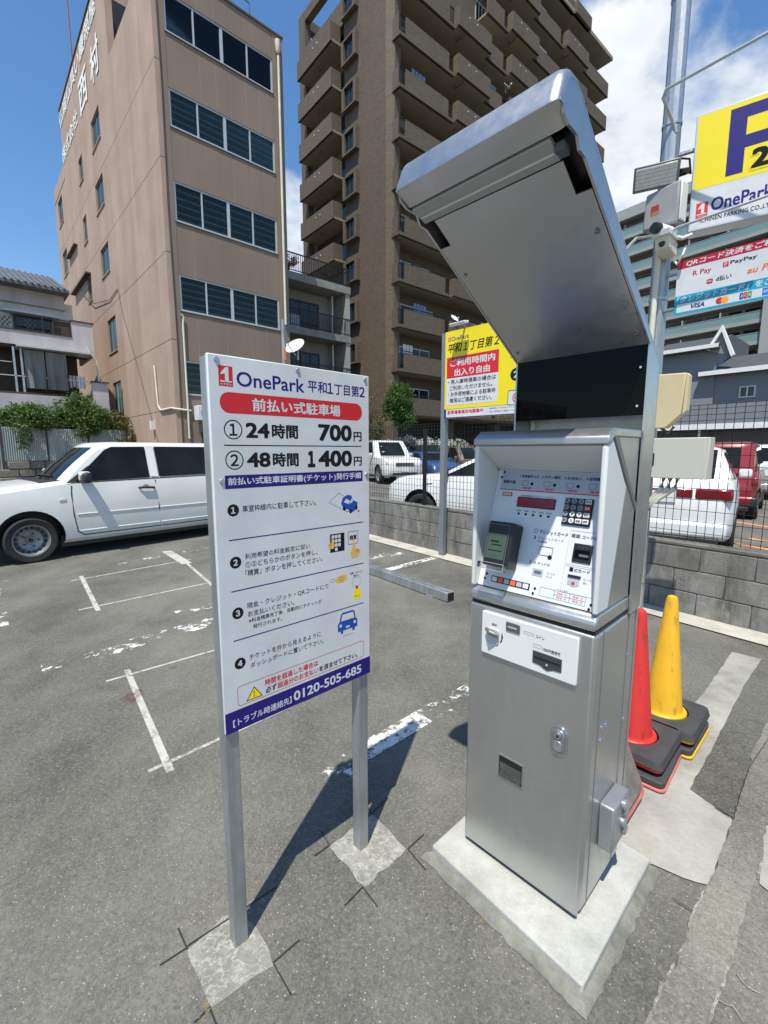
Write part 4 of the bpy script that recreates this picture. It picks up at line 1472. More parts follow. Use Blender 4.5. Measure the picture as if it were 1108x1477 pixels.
    def front_bits(s, lampm=m_lamp, grille=m_trimblk):
        p = s.p
        x = -p['fo']
        for sg in (-1, 1):
            a, b = sorted((sg * p['W'] * .24, sg * p['W'] * .44))
            o = MB().prism([(x + .02, p['nose'] - .12), (x + .26, p['nose'] - .02), (x + .30, p['nose'] + .06), (x + .05, p['nose'] + .0)], 'y', a, b).build('headlight', lampm, s.t, .02)
        box('grille', grille, s.t, x - .012, x + .06, -p['W'] * .22, p['W'] * .22, p['nose'] - .2, p['nose'] - .05, .01)
        for zz in (.17, .125, .08):
            box('grille_bar', m_chrome, s.t, x - .025, x + .0, -p['W'] * .22, p['W'] * .22, p['nose'] - zz - .012, p['nose'] - zz + .012)
        box('bumper_intake', m_trimblk, s.t, x - .015, x + .08, -p['W'] * .3, p['W'] * .3, p['sill'] + .06, p['sill'] + .17, .01)
        box('number_plate', m_plate, s.t, x - .03, x + .0, -.165, .165, p['sill'] + .2, p['sill'] + .36)
        s.mirrors()
    def mirrors(s, m=None):
        p = s.p
        for sg in (-1, 1):
            x = p['ws0'] + .22
            y = s.ghy(x, s.zbelt(x) + .05)
            a, b = sorted((sg * (y + .03), sg * (y + .22)))
            box('mirror', m or s.pm, s.t, x - .06, x + .06, a, b, s.zbelt(x) + .02, s.zbelt(x) + .17, .035, 3)
    def rear_bits(s, z0=None, z1=None, vertical=False):
        p = s.p
        x = p['wb'] + p['ro']
        z0 = z0 or p['belt2'] - .28
        z1 = z1 or p['belt2'] - .08
        for sg in (-1, 1):
            a, b = sorted((sg * p['W'] * (.40 if vertical else .22), sg * p['W'] * .47))
            MB().box(x - .30, x + .012, a, b, z0, z1).build('tail_light', m_tail, s.t, .03)
        box('number_plate', m_plate, s.t, x - .02, x + .02, -.165, .165, z0 - .05, z0 + .11)
        box('rear_bumper', s.pm, s.t, x - .12, x + .06, -p['W'] * .45, p['W'] * .45, p['sill'] + .08, p['sill'] + .3, .05, 3)
        box('bumper_valance', m_trimblk, s.t, x - .12, x + .05, -p['W'] * .40, p['W'] * .40, p['sill'] - .02, p['sill'] + .085, .02)

p_white = paint('paint_white', (.63, .63, .605))
p_pearl = paint('paint_pearl', (.68, .69, .69))
p_red = paint('paint_red', (.24, .012, .02))
p_blue = paint('paint_blue', (.04, .09, .22), .2)
p_navy = paint('paint_navy', (.015, .02, .035), .2)
p_dark = paint('paint_dark', (.03, .028, .026), .3)
p_silver = paint('paint_silver', (.42, .44, .46), .5)
p_bronze = paint('paint_bronze', (.16, .14, .11), .4)

# the near white wagon
n_ = Vector((math.cos(R(40)), -math.sin(R(40)), 0))     # towards the camera, across the car
wc = G(49.7, 812)
wag = Car('parked_wagon', 'white station wagon parked in front of the tan office building', wc - n_ * .83, 40, p_white, goff=.017, fo=.78, wb=3.05, ro=.95, W=1.69, H=1.635, belt=1.035, belt2=1.07, hood=1.0, nose=.80, sill=.21, wr=.305,
          ws0=.44, ws1=1.02, rr=3.5, rb=3.8, roofw=.60, rim='steel',
          wins=[[(.53, 1.055), (1.585, 1.085), (1.60, 1.563), (1.12, 1.558), (1.02, 1.515)], [(1.735, 1.09), (2.75, 1.105), (2.70, 1.565), (1.745, 1.565)], [(2.84, 1.105), (3.6, 1.11), (3.42, 1.53), (2.78, 1.56)]])
for sg in (-1, 1):
    wag.stroke([(.515, 1.01), (.50, .9), (.505, .6), (.54, .36), (.62, .30), (1.70, .30), (1.685, .6), (1.665, 1.04)], .008, m_trimblk, 'door_seam', sg)
    wag.stroke([(1.72, .30), (2.58, .30), (2.66, .5), (2.78, .68), (2.82, .78), (2.80, 1.05)], .008, m_trimblk, 'door_seam', sg)
    wag.stroke([(.545, .605), (1.67, .605)], .009, p_white, 'side_moulding', sg, .002)
    wag.stroke([(1.70, .605), (2.62, .605)], .009, p_white, 'side_moulding', sg, .002)
    wag.stroke([(.56, .365), (1.68, .365)], .009, p_white, 'side_moulding', sg, .002)
    wag.stroke([(1.71, .365), (2.52, .365)], .009, p_white, 'side_moulding', sg, .002)
    for hx0 in (1.40, 2.52):
        y = wag.side(1.5, .93)
        MB().tube([(hx0, sg * (y + .005), .93), (hx0 + .03, sg * (y + .035), .935), (hx0 + .2, sg * (y + .035), .925), (hx0 + .23, sg * (y + .005), .92)], .018, 8).build('door_handle', m_trimblk, wag.t, smooth=60)
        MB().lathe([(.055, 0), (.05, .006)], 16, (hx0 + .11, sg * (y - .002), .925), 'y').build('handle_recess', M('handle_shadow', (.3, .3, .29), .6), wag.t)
    wag.spoly([(.45, 1.045), (.56, 1.055), (.80, 1.30), (.74, 1.27)], .018, 'quarter_trim', m_trimblk, sg)
    wag.spoly([(1.60, 1.10), (1.72, 1.09), (1.735, 1.575), (1.61, 1.575)], .019, 'pillar_cover', p_white, sg)
    wag.stroke([(.50, 1.028), (1.0, 1.045), (1.66, 1.058), (2.6, 1.066), (3.2, 1.07)], .012, m_trimblk, 'belt_moulding', sg, -.012)
    wag.lump(.345, .43, .80, .84, m_lamp, 'side_marker', sg, .012)
    path = [(.68, sg * (wag.side(.7, 1.02) - .03), 1.06), (.66, sg * (wag.side(.7, 1.02) + .08), 1.08)]
    MB().tube(path, .03, 8).build('mirror_arm', m_trimblk, wag.t)
    y0, y1 = sorted((sg * (wag.side(.7, 1.02) + .05), sg * (wag.side(.7, 1.02) + .24)))
    MB().box(.60, .72, y0, y1, 1.045, 1.20).build('mirror', m_trimblk, wag.t, .045, 3)
MB().tube([(.42, .5, 1.125), (.36, .1, 1.15), (.40, -.35, 1.14)], .012, 6).build('wiper', m_trimblk, wag.t)
MB().box(.18, .50, -.62, .62, 1.06, 1.085).build('cowl', m_trimblk, wag.t, .01)
wag.front_bits()
wag.rear_bits()

# cars in the next car park
def tint(c): pass
suv = Car('parked_suv', 'big white off-road wagon facing the lot, seen between the two signs', (.62, 20.9, 0), -20, p_white, 'cars in the next car park', fo=.9, wb=2.85, ro=1.1, W=1.95, H=2.0, belt=1.22, belt2=1.25, hood=1.18, nose=1.02, sill=.36, wr=.40,
          ws0=.62, ws1=1.25, rr=3.5, rb=3.8, roofw=.66, rim='five')
suv.front_bits(grille=m_chrome)
van = Car('dark_minivan', 'dark minivan parked behind the white off-road wagon', (3.1, 26.0, 0), -20, p_dark, 'cars in the next car park', fo=.7, wb=2.7, ro=.9, W=1.7, H=1.85, belt=1.1, belt2=1.1, hood=1.08, nose=.9, ws0=.15, ws1=.95, rr=3.3, rb=3.5, wr=.32, rim='alloy')
van.front_bits()
blu = Car('blue_car', 'small metallic blue car half hidden behind the fence post', (2.75, 22.0, 0), -22, p_blue, 'cars in the next car park', H=1.45, nose=.72, rim='alloy')
blu.front_bits()
brz = Car('bronze_kei_van', 'tall dull bronze box van right of the grey sign post', (4.55, 23.4, 0), -22, p_bronze, 'cars in the next car park', fo=.55, wb=2.4, ro=.5, W=1.48, H=1.75, belt=1.05, belt2=1.05, hood=1.0, nose=.85, ws0=.05, ws1=.7, rr=2.7, rb=2.85, wr=.27, rim='alloy')
brz.front_bits()
whs = Car('white_saloon', 'white car at the back of the next car park, left of the machine', (6.3, 27.0, 0), -22, p_pearl, 'cars in the next car park', H=1.5, rim='alloy')
whs.front_bits()
# white hatchback directly behind the fence, seen from its side
hat = Car('white_hatchback', 'white hatchback with grey side and black arch, right behind the mesh fence', (1.22, 9.75, 0), 125, p_pearl, 'cars in the next car park', fo=.88, wb=2.6, ro=.8, W=1.75, H=1.52, belt=.98, belt2=1.05, hood=.98, nose=.78, ws0=.35, ws1=1.35, rr=2.9, rb=3.3, roofw=.60, rim='dark', wr=.32)
hat.front_bits()
hat.mirrors(m_trimblk)
for sg in (-1, 1):
    hat.stroke([(.50, .97), (.48, .7), (.5, .4), (.6, .33), (1.6, .33), (1.58, .7), (1.55, 1.0)], .005, m_trimblk, 'door_seam', sg)
    hat.stroke([(.05, .84), (.28, .86)], .012, m_chrome, 'fender_badge', sg, .0)
# white hatchback with red tail lamps to the right of the machine
rw = Car('white_compact', 'white compact car with red tail lamps, behind the fence right of the machine', (6.1, 9.1, 0), 218.5, p_pearl, 'cars in the next car park', fo=.85, wb=2.55, ro=.75, W=1.74, H=1.56, belt=1.0, belt2=1.06, hood=.95, ws0=.4, ws1=1.25, rr=2.75, rb=3.15, roofw=.60, rim='alloy')
rw.rear_bits(.82, .98)
rw.mirrors()
x = 3.30
MB().prism([(2.80, 1.50), (3.13, 1.12), (3.145, 1.13), (2.82, 1.515)], 'y', -.58, .58).build('rear_glass', m_carglass, rw.t)
box('tailgate_band', m_tail, rw.t, x - .02, x + .014, -.36, .36, .84, .96, .01)
red = Car('red_suv', 'dark red boxy car with black roof parked beyond the white compact', (9.35, 12.2, 0), 222, p_red, 'cars in the next car park', fo=.55, wb=2.42, ro=.42, W=1.50, H=1.68, belt=1.02, belt2=1.02, hood=1.0, nose=.85, ws0=.2, ws1=.75, rr=2.7, rb=2.82, roofw=.66, rim='alloy', wr=.30)
red.rear_bits(.74, .92, True)
MB().box(.78, 2.66, -.545, .545, 1.63, 1.695).build('black_roof', m_trimblk, red.t, .03, 3)
box('cladding', m_trimblk, red.t, 2.6, 2.90, -.74, .74, .28, .5, .04)
MB().tube([(2.89, -.3, .55), (2.92, 0, .55), (2.89, .3, .55)], .02, 6).build('tailgate_badge', m_chrome, red.t)
slv = Car('silver_suv', 'silver car at the right edge beyond the red car', (13.6, 16.4, 0), 216, p_silver, 'cars in the next car park', H=1.7, belt=1.05, belt2=1.08, wr=.34, rim='five')
slv.rear_bits()
# orange bay lines and wheel stops of the next car park
for p, q in [((1055, 752), (1130, 764)), ((1082, 777), (1150, 790)), ((530, 693), (560, 690)), ((1060, 784), (1130, 797))]:
    line('orange_bay_line', p, q, .12, m_orange)
m_stop = M('terracotta_stop', (.42, .14, .07), .8, var=.2, scale=8)
for i, (px, py, lab) in enumerate([(1012, 768, 'terracotta wheel stop behind the red car, nearer one'), (1070, 742, 'terracotta wheel stop behind the red car, farther one at the right edge')]):
    g = G(px, py)
    ws = thing('wheel_stop', lab, 'wheel stop', g, R(-20), 'terracotta wheel stops')
    MB().prism([(-.08, 0), (.08, 0), (.055, .12), (-.055, .12)], 'x', -.3, .3).build('block', m_stop, ws, .01)
    box('reflector', m_lamp, ws, -.2, -.1, -.083, -.06, .05, .08)

# ---------------------------------------------------------------- payment machine
k = NB('silver_paint')
v = k.tc.outputs['Object']
k.l(k.mix(k.ramp(k.noise(900, 2, .7, v), .3, .7), (.45, .453, .452), (.53, .533, .53)), k.b.inputs['Base Color'])
k.b.inputs['Metallic'].default_value = .85
sm = k.math('ADD', k.math('MULTIPLY', k.noise(7, 6, .7, v, (1, 1, .18)), .6), k.math('MULTIPLY', k.noise(30, 5, .7, v), .4))
k.l(k.ramp(sm, .38, .62, .27, .43), k.b.inputs['Roughness'])
k.bump(k.noise(700, 2, .6, v), .04, .001)
m_silver = k.m
m_silver_d = M('silver_dark', (.20, .205, .21), .42, .5, var=.05)
m_plastic = M('white_plastic', (.66, .665, .66), .45, var=.03, scale=4)
m_panel = M('console_print', (.60, .63, .66), .4, var=.03, scale=6)
m_hdr = M('console_header', (.36, .40, .45), .4, var=.03)
m_black = M('black_plastic', (.012, .012, .013), .35, var=.1)
m_blackgl = M('black_gloss', (.003, .003, .003), .03, 0, var=.0, spec=.10)
m_ink = M('print_black', (.012, .012, .014), .8, var=0, spec=.15)
m_redp = M('print_red', srgb(196, 28, 38), .5, var=0)
m_redl = M('display_red', (.22, .015, .03), .12, var=.25, scale=60)
m_grey_t = M('print_grey', (.10, .11, .12), .5, var=0)
m_lcd = M('lcd_green', (.05, .085, .06), .1, var=.1, scale=20)
m_orangep = M('print_orange', srgb(226, 96, 40), .5, var=0)
m_ochre_p = M('print_ochre', srgb(150, 120, 40), .5, var=0)
m_clear = glass('clear_cover', (.86, .88, .88), .04, .12)
m_pad = concrete('pad_concrete', (.33, .33, .30), (.52, .52, .485), 6, (.22, .21, .18), .5, .45)

MO = Vector((.435, 1.317, 0))
mac = thing('payment_machine', 'silver parking payment machine with keypad console and tall angled hood', 'payment machine', MO + Vector((0, 0, .1)), R(-46))
mac.location = (.4474, 1.3547, -.0429)
mac.scale = (1.0286, 1.0286, 1.0286)
HW = .205
m_pgrey2 = M('connector_grey', (.10, .105, .11), .5)
B = .10
# cabinet
MB().box(-HW + .012, HW - .012, .015, .32, B, B + .018).build('plinth', m_black, mac)
MB().box(-HW, HW, .012, .335, B + .016, 1.0).build('cabinet', m_silver, mac, .014, 3)
MB().box(-HW + .001, HW - .001, -.004, .0105, B + .018, .998).build('door', m_silver, mac, .010, 3)
MB().box(-HW + .004, HW - .004, .004, .32, .998, 1.008).build('seam', m_black, mac)
MB().prism([(-.006, 1.010), (-.006, 1.036), (.012, 1.056), (.33, 1.056), (.33, 1.010)], 'x', -HW, HW).build('ledge', m_silver, mac, .008, 3)
# side seams, rivets
for x in (HW + .0005,):
    box('side_seam', m_silver_d, mac, HW - .004, HW + .0012, .058, .061, B + .03, .995)
    box('side_seam', m_silver_d, mac, HW - .004, HW + .0012, .262, .265, B + .03, .995)
for (y, z) in ((.085, .695), (.115, .690), (.082, .655), (.27, .86), (.275, .64)):
    MB().lathe([(.0085, 0), (.006, .004), (0, .0055)], 12, (HW, y, z), 'x').build('rivet', m_chrome, mac, smooth=60)
# console housing: two cheeks, top hood, back
for sg in (-1, 1):
    a, b = sorted((sg * HW, sg * (HW - .016)))
    MB().prism([(-.004, 1.057), (-.004, 1.513), (.03, 1.535), (.155, 1.40), (.075, 1.057)], 'x', a, b).build('console_cheek', m_plastic, mac, .006, 3)
    a, b = sorted((sg * (HW - .001), sg * (HW - .02)))
    MB().prism([(.0775, 1.057), (.1575, 1.40), (.065, 1.517), (.085, 1.545), (.24, 1.545), (.24, 1.057)], 'x', a, b).build('side_panel', m_silver, mac, .003)
    a, b = sorted((sg * (HW + .002), sg * (HW - .022)))
    MB().prism([(.031, 1.540), (.158, 1.402), (.265, 1.30), (.265, 1.325), (.175, 1.415), (.06, 1.545)], 'x', a, b).build('side_trim', m_silver_d, mac, .003)
MB().prism([(-.006, 1.515), (-.006, 1.536), (.03, 1.560), (.24, 1.560), (.24, 1.535), (.034, 1.535)], 'x', -HW - .003, HW + .003).build('console_cap', m_silver, mac, .005, 3)
# recess ceiling and print panel (plane through (y,z)=(.015,1.065)..(.12,1.43))
sl = Vector((.105, .365)).normalized()
nrm = Vector((sl.y, -sl.x))
def pp(s, o=0.0):
    """point on the sloping panel: s up the slope, o out of it"""
    return (.015 + sl.x * s - nrm.x * o, 1.065 + sl.y * s - nrm.y * o)
MB().prism([pp(-.006), pp(.386), pp(.386, -.01), pp(-.006, -.01)], 'x', -HW + .017, HW - .017).build('print_panel', m_panel, mac)
y_, z_ = pp(.386)
MB().prism([(y_, z_ + .001), (.0, 1.512), (.034, 1.534), (y_ + .02, z_ + .001)], 'x', -HW + .017, HW - .017).build('recess_top', m_plastic, mac)
tilt = math.atan2(sl.x, sl.y)
pf = bpy.data.objects.new('console_print', None)
pf.empty_display_size = .05
COL.objects.link(pf)
pf.parent = mac
pf.location = (0, .015, 1.065)
pf.rotation_euler = (-tilt, 0, 0)
# in pf: x across, z up the slope, -y out of the panel
flat(pf, 'header_strip', rect(-.170, .185, .322, .384), -.0006, m_hdr)
flat(pf, 'red_rule', rect(-.172, .186, .3185, .3215), -.0006, m_redp)
text(pf, '精算手順', -.162, -.118, .340, .352, -.0012, m_ink, .02)
for s_, a, b in (('1 駐車番号入力', -.105, -.040), ('2 ボタン選択', -.030, .030), ('3 お支払い', .042, .096), ('4 証明書発行', .108, .168)):
    text(pf, s_, a, b, .362, .372, -.0012, m_ink, .02)
    ring(pf, 'step_icon', rrect(a + .01, a + .032, .336, .353, .003), .0012, -.0012, m_grey_t)
    flat(pf, 'step_icon', disc(a + .045, .343, .005, 12), -.0012, m_ink)
    text(pf, '確認', a + .015, a + .045, .3255, .332, -.0012, m_redp, .01)
flat(pf, 'red_tag', rrect(-.158, -.122, .298, .311, .002), -.0008, m_redp)
text(pf, '精算機', -.155, -.126, .300, .309, -.0014, m_plastic, .02)
text(pf, '駐車場番号を入力してください', -.09, .022, .301, .306, -.0012, m_ink)
box('display_bezel', m_black, pf, -.099, .029, -.004, 0, .266, .299, .002)
box('display', m_redl, pf, -.096, .026, -.0048, -.004, .269, .296)
for i in range(5):
    MB().lathe([(.0035, -.0025), (.0035, 0)], 10, (-.087 + i * .025, 0, .244), 'y').build('indicator_lamp', m_ink, pf)
    text(pf, '満車', -.096 + i * .025, -.079 + i * .025, .2515, .2565, -.0012, m_grey_t)
kp = box('keypad', m_black, pf, .057, .141, -.006, 0, .226, .307, .004)
keys = ['1', '2', '3', '取消', '4', '5', '6', '精算', '7', '8', '9', '領収', '*', '0', '確認', '#']
for i, s_ in enumerate(keys):
    r_, c_ = divmod(i, 4)
    cx, cz = .0665 + c_ * .0205, .2975 - r_ * .0195
    if c_ < 3 and not (r_ == 3 and c_ == 2):
        me = MB().lathe([(.0075, -.0095), (.0082, -.006)], 14, (cx, 0, cz), 'y').build('key', m_plastic if r_ > 1 and c_ > 0 else M('key_grey', (.22, .23, .24), .4), pf)
        text(pf, s_, cx - .0025, cx + .0025, cz - .004, cz + .004, -.0100, m_ink, .03)
    else:
        box('key', m_redp if r_ == 1 else m_plastic, pf, cx - .009, cx + .009, -.0095, -.006, cz - .007, cz + .007, .0015)
        text(pf, s_, cx - .0065, cx + .0065, cz - .0035, cz + .0035, -.0100, m_ink if r_ != 1 else m_plastic, .02)
# card terminal
tm = MB().box(-.150, -.060, -.062, 0, .062, .205).build('card_terminal', m_black, pf, .006, 3)
box('screen', m_lcd, pf, -.141, -.076, -.0635, -.062, .085, .165)
ring(pf, 'screen_frame', rect(-.145, -.071, .070, .196), .003, -.0634, m_grey_t)
for (a, b, c, d) in ((-.13, -.10, .138, .143), (-.125, -.09, .128, .132), (-.135, -.085, .11, .113)):
    flat(pf, 'screen_text', rect(a, b, c, d), -.0640, m_ink)
box('card_guide', m_clear, pf, -.152, -.058, -.085, -.062, .050, .072, .003)
ring(pf, 'guide_edge', rect(-.152, -.058, .050, .072), .002, -.0856, m_alu)
# credit, touch, code and card blocks
text(pf, 'クレジットカード', -.006, .083, .189, .202, -.0012, m_ink, .02)
ring(pf, 'wave_mark', disc(-.018, .196, .007, 12), .0014, -.0012, m_grey_t)
text(pf, '1', -.020, -.015, .170, .181, -.0012, m_grey_t, .01)
text(pf, 'クレジットカード', -.006, .073, .172, .180, -.0012, m_ink)
text(pf, 'を選択', -.006, .024, .162, .169, -.0012, m_ink)
ring(pf, 'card_icon', rrect(.004, .046, .124, .152, .003), .0014, -.0012, m_ink)
flat(pf, 'hand_icon', disc(.040, .122, .007, 14), -.0014, m_ink)
text(pf, '2', -.022, -.014, .093, .104, -.0012, m_grey_t, .01)
text(pf, '式 タッチ式', -.008, .045, .095, .103, -.0012, m_ink)
flat(pf, 'card_picture', rrect(-.006, .028, .060, .082, .002), -.0012, m_hdr)
flat(pf, 'card_picture', rect(.000, .022, .066, .076), -.0016, m_grey_t)
text(pf, 'カードを', .040, .064, .071, .077, -.0012, m_grey_t)
text(pf, 'タッチ', .040, .058, .061, .067, -.0012, m_grey_t)
for a, b, c, d in ((.088, .182, .112, .212), (.088, .182, .030, .108)):
    ring(pf, 'block_frame', rrect(a, b, c, d, .004), .0012, -.0008, m_hdr)
text(pf, 'コード決済', .125, .180, .191, .202, -.0012, m_ink, .02)
for i in range(2):
    flat(pf, 'code_mark', rect(.094 + i * .013, .105 + i * .013, .192, .202), -.0012, m_grey_t)
rd = box('code_reader', m_black, pf, .106, .160, -.005, 0, .122, .176, .006)
box('reader_window', m_blackgl, pf, .112, .154, -.0058, -.005, .132, .158)
text(pf, 'かざす', .120, .148, .163, .169, -.0062, m_grey_t)
box('reader_tongue', m_grey_t, pf, .126, .152, -.0062, -.0058, .139, .146)
text(pf, 'ICカード', .118, .162, .094, .104, -.0012, m_ink, .02)
flat(pf, 'chip_icon', rect(.104, .115, .093, .105), -.0012, m_ink)
box('card_slot', m_black, pf, .103, .140, -.004, 0, .076, .084, .001)
flat(pf, 'arrow_icon', [(.104, .070), (.138, .070), (.138, .056), (.121, .050), (.104, .056)], -.0012, m_hdr)
flat(pf, 'arrow_icon', disc(.121, .060, .005, 12), -.0016, m_redp)
text(pf, 'カードを', .148, .170, .074, .081, -.0012, m_grey_t)
text(pf, '挿入', .148, .160, .064, .071, -.0012, m_grey_t)
st_ = box('payment_marks', m_black, pf, -.141, -.006, -.0015, 0, .012, .032)
for i, mm in enumerate((m_plastic, m_orangep, m_alu, m_orangep, m_alu, m_plastic)):
    flat(pf, 'payment_mark', rrect(-.138 + i * .022, -.120 + i * .022, .015, .029, .002), -.0022, mm)
tb = ring(pf, 'price_table', rect(.027, .164, .004, .030), .0010, -.0010, m_ink)
for x in (.072, .118):
    flat(pf, 'table_rule', rect(x, x + .001, .005, .029), -.0010, m_ink)
flat(pf, 'table_rule', rect(.072, .163, .0165, .0173), -.0010, m_ink)
for x, z in ((.080, .020), (.126, .020), (.080, .008), (.126, .008)):
    text(pf, '現金 可', x, x + .03, z, z + .006, -.0010, m_redp)
text(pf, 'カード決済', .08, .11, .0315, .0365, -.0010, m_grey_t)
for x, z in ((-.165, .378), (-.160, .034), (-.165, .018), (.012, .022), (.008, .006), (.180, .012), (.176, -.001), (-.172, .360)):
    MB().lathe([(.0040, -.002), (.003, -.003)], 10, (x, 0, z), 'y').build('screw', m_ink, pf)
# coin and note panel on the door
cp_ = MB().prism(rrect(-.150, .165, .842, .984, .006, 3), 'y', -.014, -.004).build('coin_panel', m_plastic, mac, .003, 3)
kb = MB().prism(rrect(-.128, -.084, .885, .935, .006), 'y', -.018, -.014).build('return_lever_plate', M('lever_grey', (.50, .51, .52), .4), cp_, .002)
MB().tube([(-.126, -.022, .930), (-.105, -.036, .928), (-.082, -.022, .918)], [.006, .009, .006], 8).build('return_lever', M('lever_dark', (.16, .165, .17), .4, .3), cp_, smooth=60)
text(cp_, '返却', -.112, -.094, .944, .952, -.0146, m_ink, .02)
flat(cp_, 'arrow', [(-.074, .930), (-.070, .915), (-.074, .898), (-.082, .892), (-.076, .906), (-.076, .918)], -.0146, m_ink)
cs = box('coin_slot', M('slot_grey', (.14, .145, .15), .4, .5), cp_, -.060, -.012, -.018, -.014, .943, .972, .002)
box('slot_mouth', m_alu, cp_, -.052, -.022, -.0188, -.018, .955, .960)
text(cp_, 'コイン', .040, .066, .948, .958, -.0146, m_ink, .01)
ring(cp_, 'note_outline', rrect(.000, .033, .950, .958, .003), .0008, -.0146, m_grey_t)
ring(cp_, 'note_outline', rrect(.032, .058, .918, .928, .003), .0008, -.0146, m_grey_t)
text(cp_, '1000円使用可', .062, .116, .915, .926, -.0146, m_ink, .02)
bs = MB().prism([(.032, .908), (.122, .908), (.122, .868), (.098, .866), (.078, .858), (.056, .868), (.032, .870)], 'y', -.0165, -.014).build('note_slot', M('slot_dark', (.07, .072, .075), .35, .4), cp_, .002)
box('slot_mouth', m_black, cp_, .036, .118, -.0172, -.0165, .886, .892)
MB().lathe([(.003, -.0185), (.0035, -.0165)], 10, (.078, 0, .876), 'y').build('slot_lamp', m_alu, cp_)
# door lock
lk = MB().prism(rrect(.095, .148, .606, .698, .024, 8), 'y', -.0075, -.004).build('lock_plate', m_chrome, mac, .0015)
MB().prism(rrect(.102, .141, .616, .688, .017, 8), 'y', -.012, -.0075).build('lock_handle', m_rim, lk, .003, 3)
MB().prism(rrect(.109, .134, .622, .656, .010, 8), 'y', -.016, -.012).build('handle_grip', m_steel, lk, .003)
MB().lathe([(.010, -.017), (.012, -.012)], 16, (.121, 0, .671), 'y').build('lock_cylinder', m_chrome, lk)
MB().lathe([(.004, -.0176), (.004, -.017)], 10, (.121, 0, .671), 'y').build('keyhole', m_black, lk)
# receipt tray
tr_ = MB()
x0, x1, z0, z1 = -.072, .010, .434, .507
tr_.box(x0 - .004, x1 + .004, -.007, -.004, z0 - .005, z0); tr_.box(x0 - .003, x1 + .003, -.0065, -.004, z1, z1 + .003)
tr_.box(x0 - .003, x0, -.0065, -.004, z0, z1); tr_.box(x1, x1 + .003, -.0065, -.004, z0, z1)
tro = tr_.build('ticket_tray', m_chrome, mac)
MB().prism([(-.0052, z0), (-.0045, z0), (-.0045, z1), (-.0052, z1)], 'x', x0, x1).build('tray_opening', m_black, tro)
MB().prism([(-.0068, z0), (-.0054, z0), (-.0054, z1 - .022), (-.0060, z1 - .022)], 'x', x0 + .003, x1 - .003).build('tray_flap', M('tray_flap', (.12, .125, .12), .2, .5, var=.3, scale=30), tro)
# conduit box on the right side
jb = MB().box(HW, HW + .045, .115, .245, .28, .43).build('outlet_box', M('box_steel', (.34, .36, .38), .4, .6, var=.1), mac, .006, 2)
for i in range(4):
    MB().lathe([(.016, HW + .044), (.017, HW + .052), (.012, HW + .056)], 14, (0, .195 + .012 * (i % 2), .405 - i * .030), 'x').build('outlet_boss', m_steel, jb, smooth=50)
for i in range(3):
    MB().lathe([(.006, HW + .044), (.006, HW + .048)], 8, (0, .225, .31 - .012 * i), 'x').build('outlet_hole', m_black, jb)
# hood column and canopy
prof = [(.24, 1.06), (.335, 1.06), (.365, 1.30), (.365, 1.745), (.352, 1.775), (-.262, 2.19), (-.296, 2.206), (-.322, 2.203), (-.342, 2.186), (-.384, 2.118), (-.380, 2.106),
        (-.362, 2.098), (-.275, 2.098), (-.258, 2.092), (.245, 1.802), (.245, 1.30), (.24, 1.25)]
HR = .020                      # edge rounding of the hood shell
hood_out = [(.352, 1.0), (.365, 1.20), (.365, 1.742), (.361, 1.760), (.350, 1.775), (-.262, 2.194), (-.296, 2.211), (-.322, 2.211), (-.341, 2.201), (-.352, 2.185), (-.371, 2.138), (-.371, 2.132), (-.366, 2.128), (-.345, 2.119), (-.322, 2.109)]
def inset_path(path, d):
    out = []
    for i, q in enumerate(path):
        t = (Vector(path[min(i + 1, len(path) - 1)]) - Vector(path[max(i - 1, 0)])).normalized()
        n = Vector((-t.y, t.x))
        out.append((q[0] + n.x * d, q[1] + n.y * d))
    return out
chk = inset_path(hood_out, .01)
SGN = 1 if chk[2][0] < hood_out[2][0] else -1
cols = [(-.212 + HR - HR * math.sin(R(t)), HR * (1 - math.cos(R(t)))) for t in (90, 68, 45, 22, 0)]
cols = cols + [(-x, i_) for x, i_ in reversed(cols)]
pts, fs = [], []
npf = len(hood_out)
for x, i_ in cols:
    pts += [(x, y, z) for y, z in inset_path(hood_out, SGN * i_)]
for c_ in range(len(cols) - 1):
    for j in range(npf - 1):
        fs.append((c_ * npf + j, c_ * npf + j + 1, (c_ + 1) * npf + j + 1, (c_ + 1) * npf + j))
MB().poly(pts, fs).build('hood_roof', m_silver, mac, smooth=42)
side = inset_path(hood_out, SGN * HR)[:-2] + [(-.345, 2.120), (-.323, 2.110), (-.285, 2.1085), (-.272, 2.087), (-.245, 2.085), (.247, 1.801), (.247, 1.0)]
for a_, b_ in ((-.2118, -.206), (.206, .2118)):
    MB().prism(side, 'x', a_, b_).build('hood_side', m_silver, mac)
# underside panel with notches at the lamp ends
def up(s, o=0.0):
    a, b = Vector((.247, 1.803)), Vector((-.262, 2.093))
    d = (b - a).normalized()
    n = Vector((-d.y, d.x))
    q = a + d * s + n * o * (-1 if n.y > 0 else 1)
    return (q.x, q.y)
LU = (Vector((.247, 1.803)) - Vector((-.262, 2.093))).length
MB().prism([up(0), up(LU - .085), up(LU - .085, -.004), up(0, -.004)], 'x', -.204, .204).build('hood_lining', m_silver, mac)
MB().prism([up(LU - .085), up(LU - .005), up(LU - .005, -.004), up(LU - .085, -.004)], 'x', -.170, .170).build('hood_lining', m_silver, mac)
MB().prism([up(LU - .085, -.03), up(LU + .03, -.03), up(LU + .03, -.034), up(LU - .085, -.034)], 'x', -.204, .204).build('hood_cavity', m_black, mac)
lm = MB().prism([(-.317, 2.103), (-.265, 2.088), (-.262, 2.104), (-.315, 2.116)], 'x', -.196, .170).build('lamp_cover', M('lamp_cover_grey', (.34, .35, .35), .35, var=.05), mac, .002)
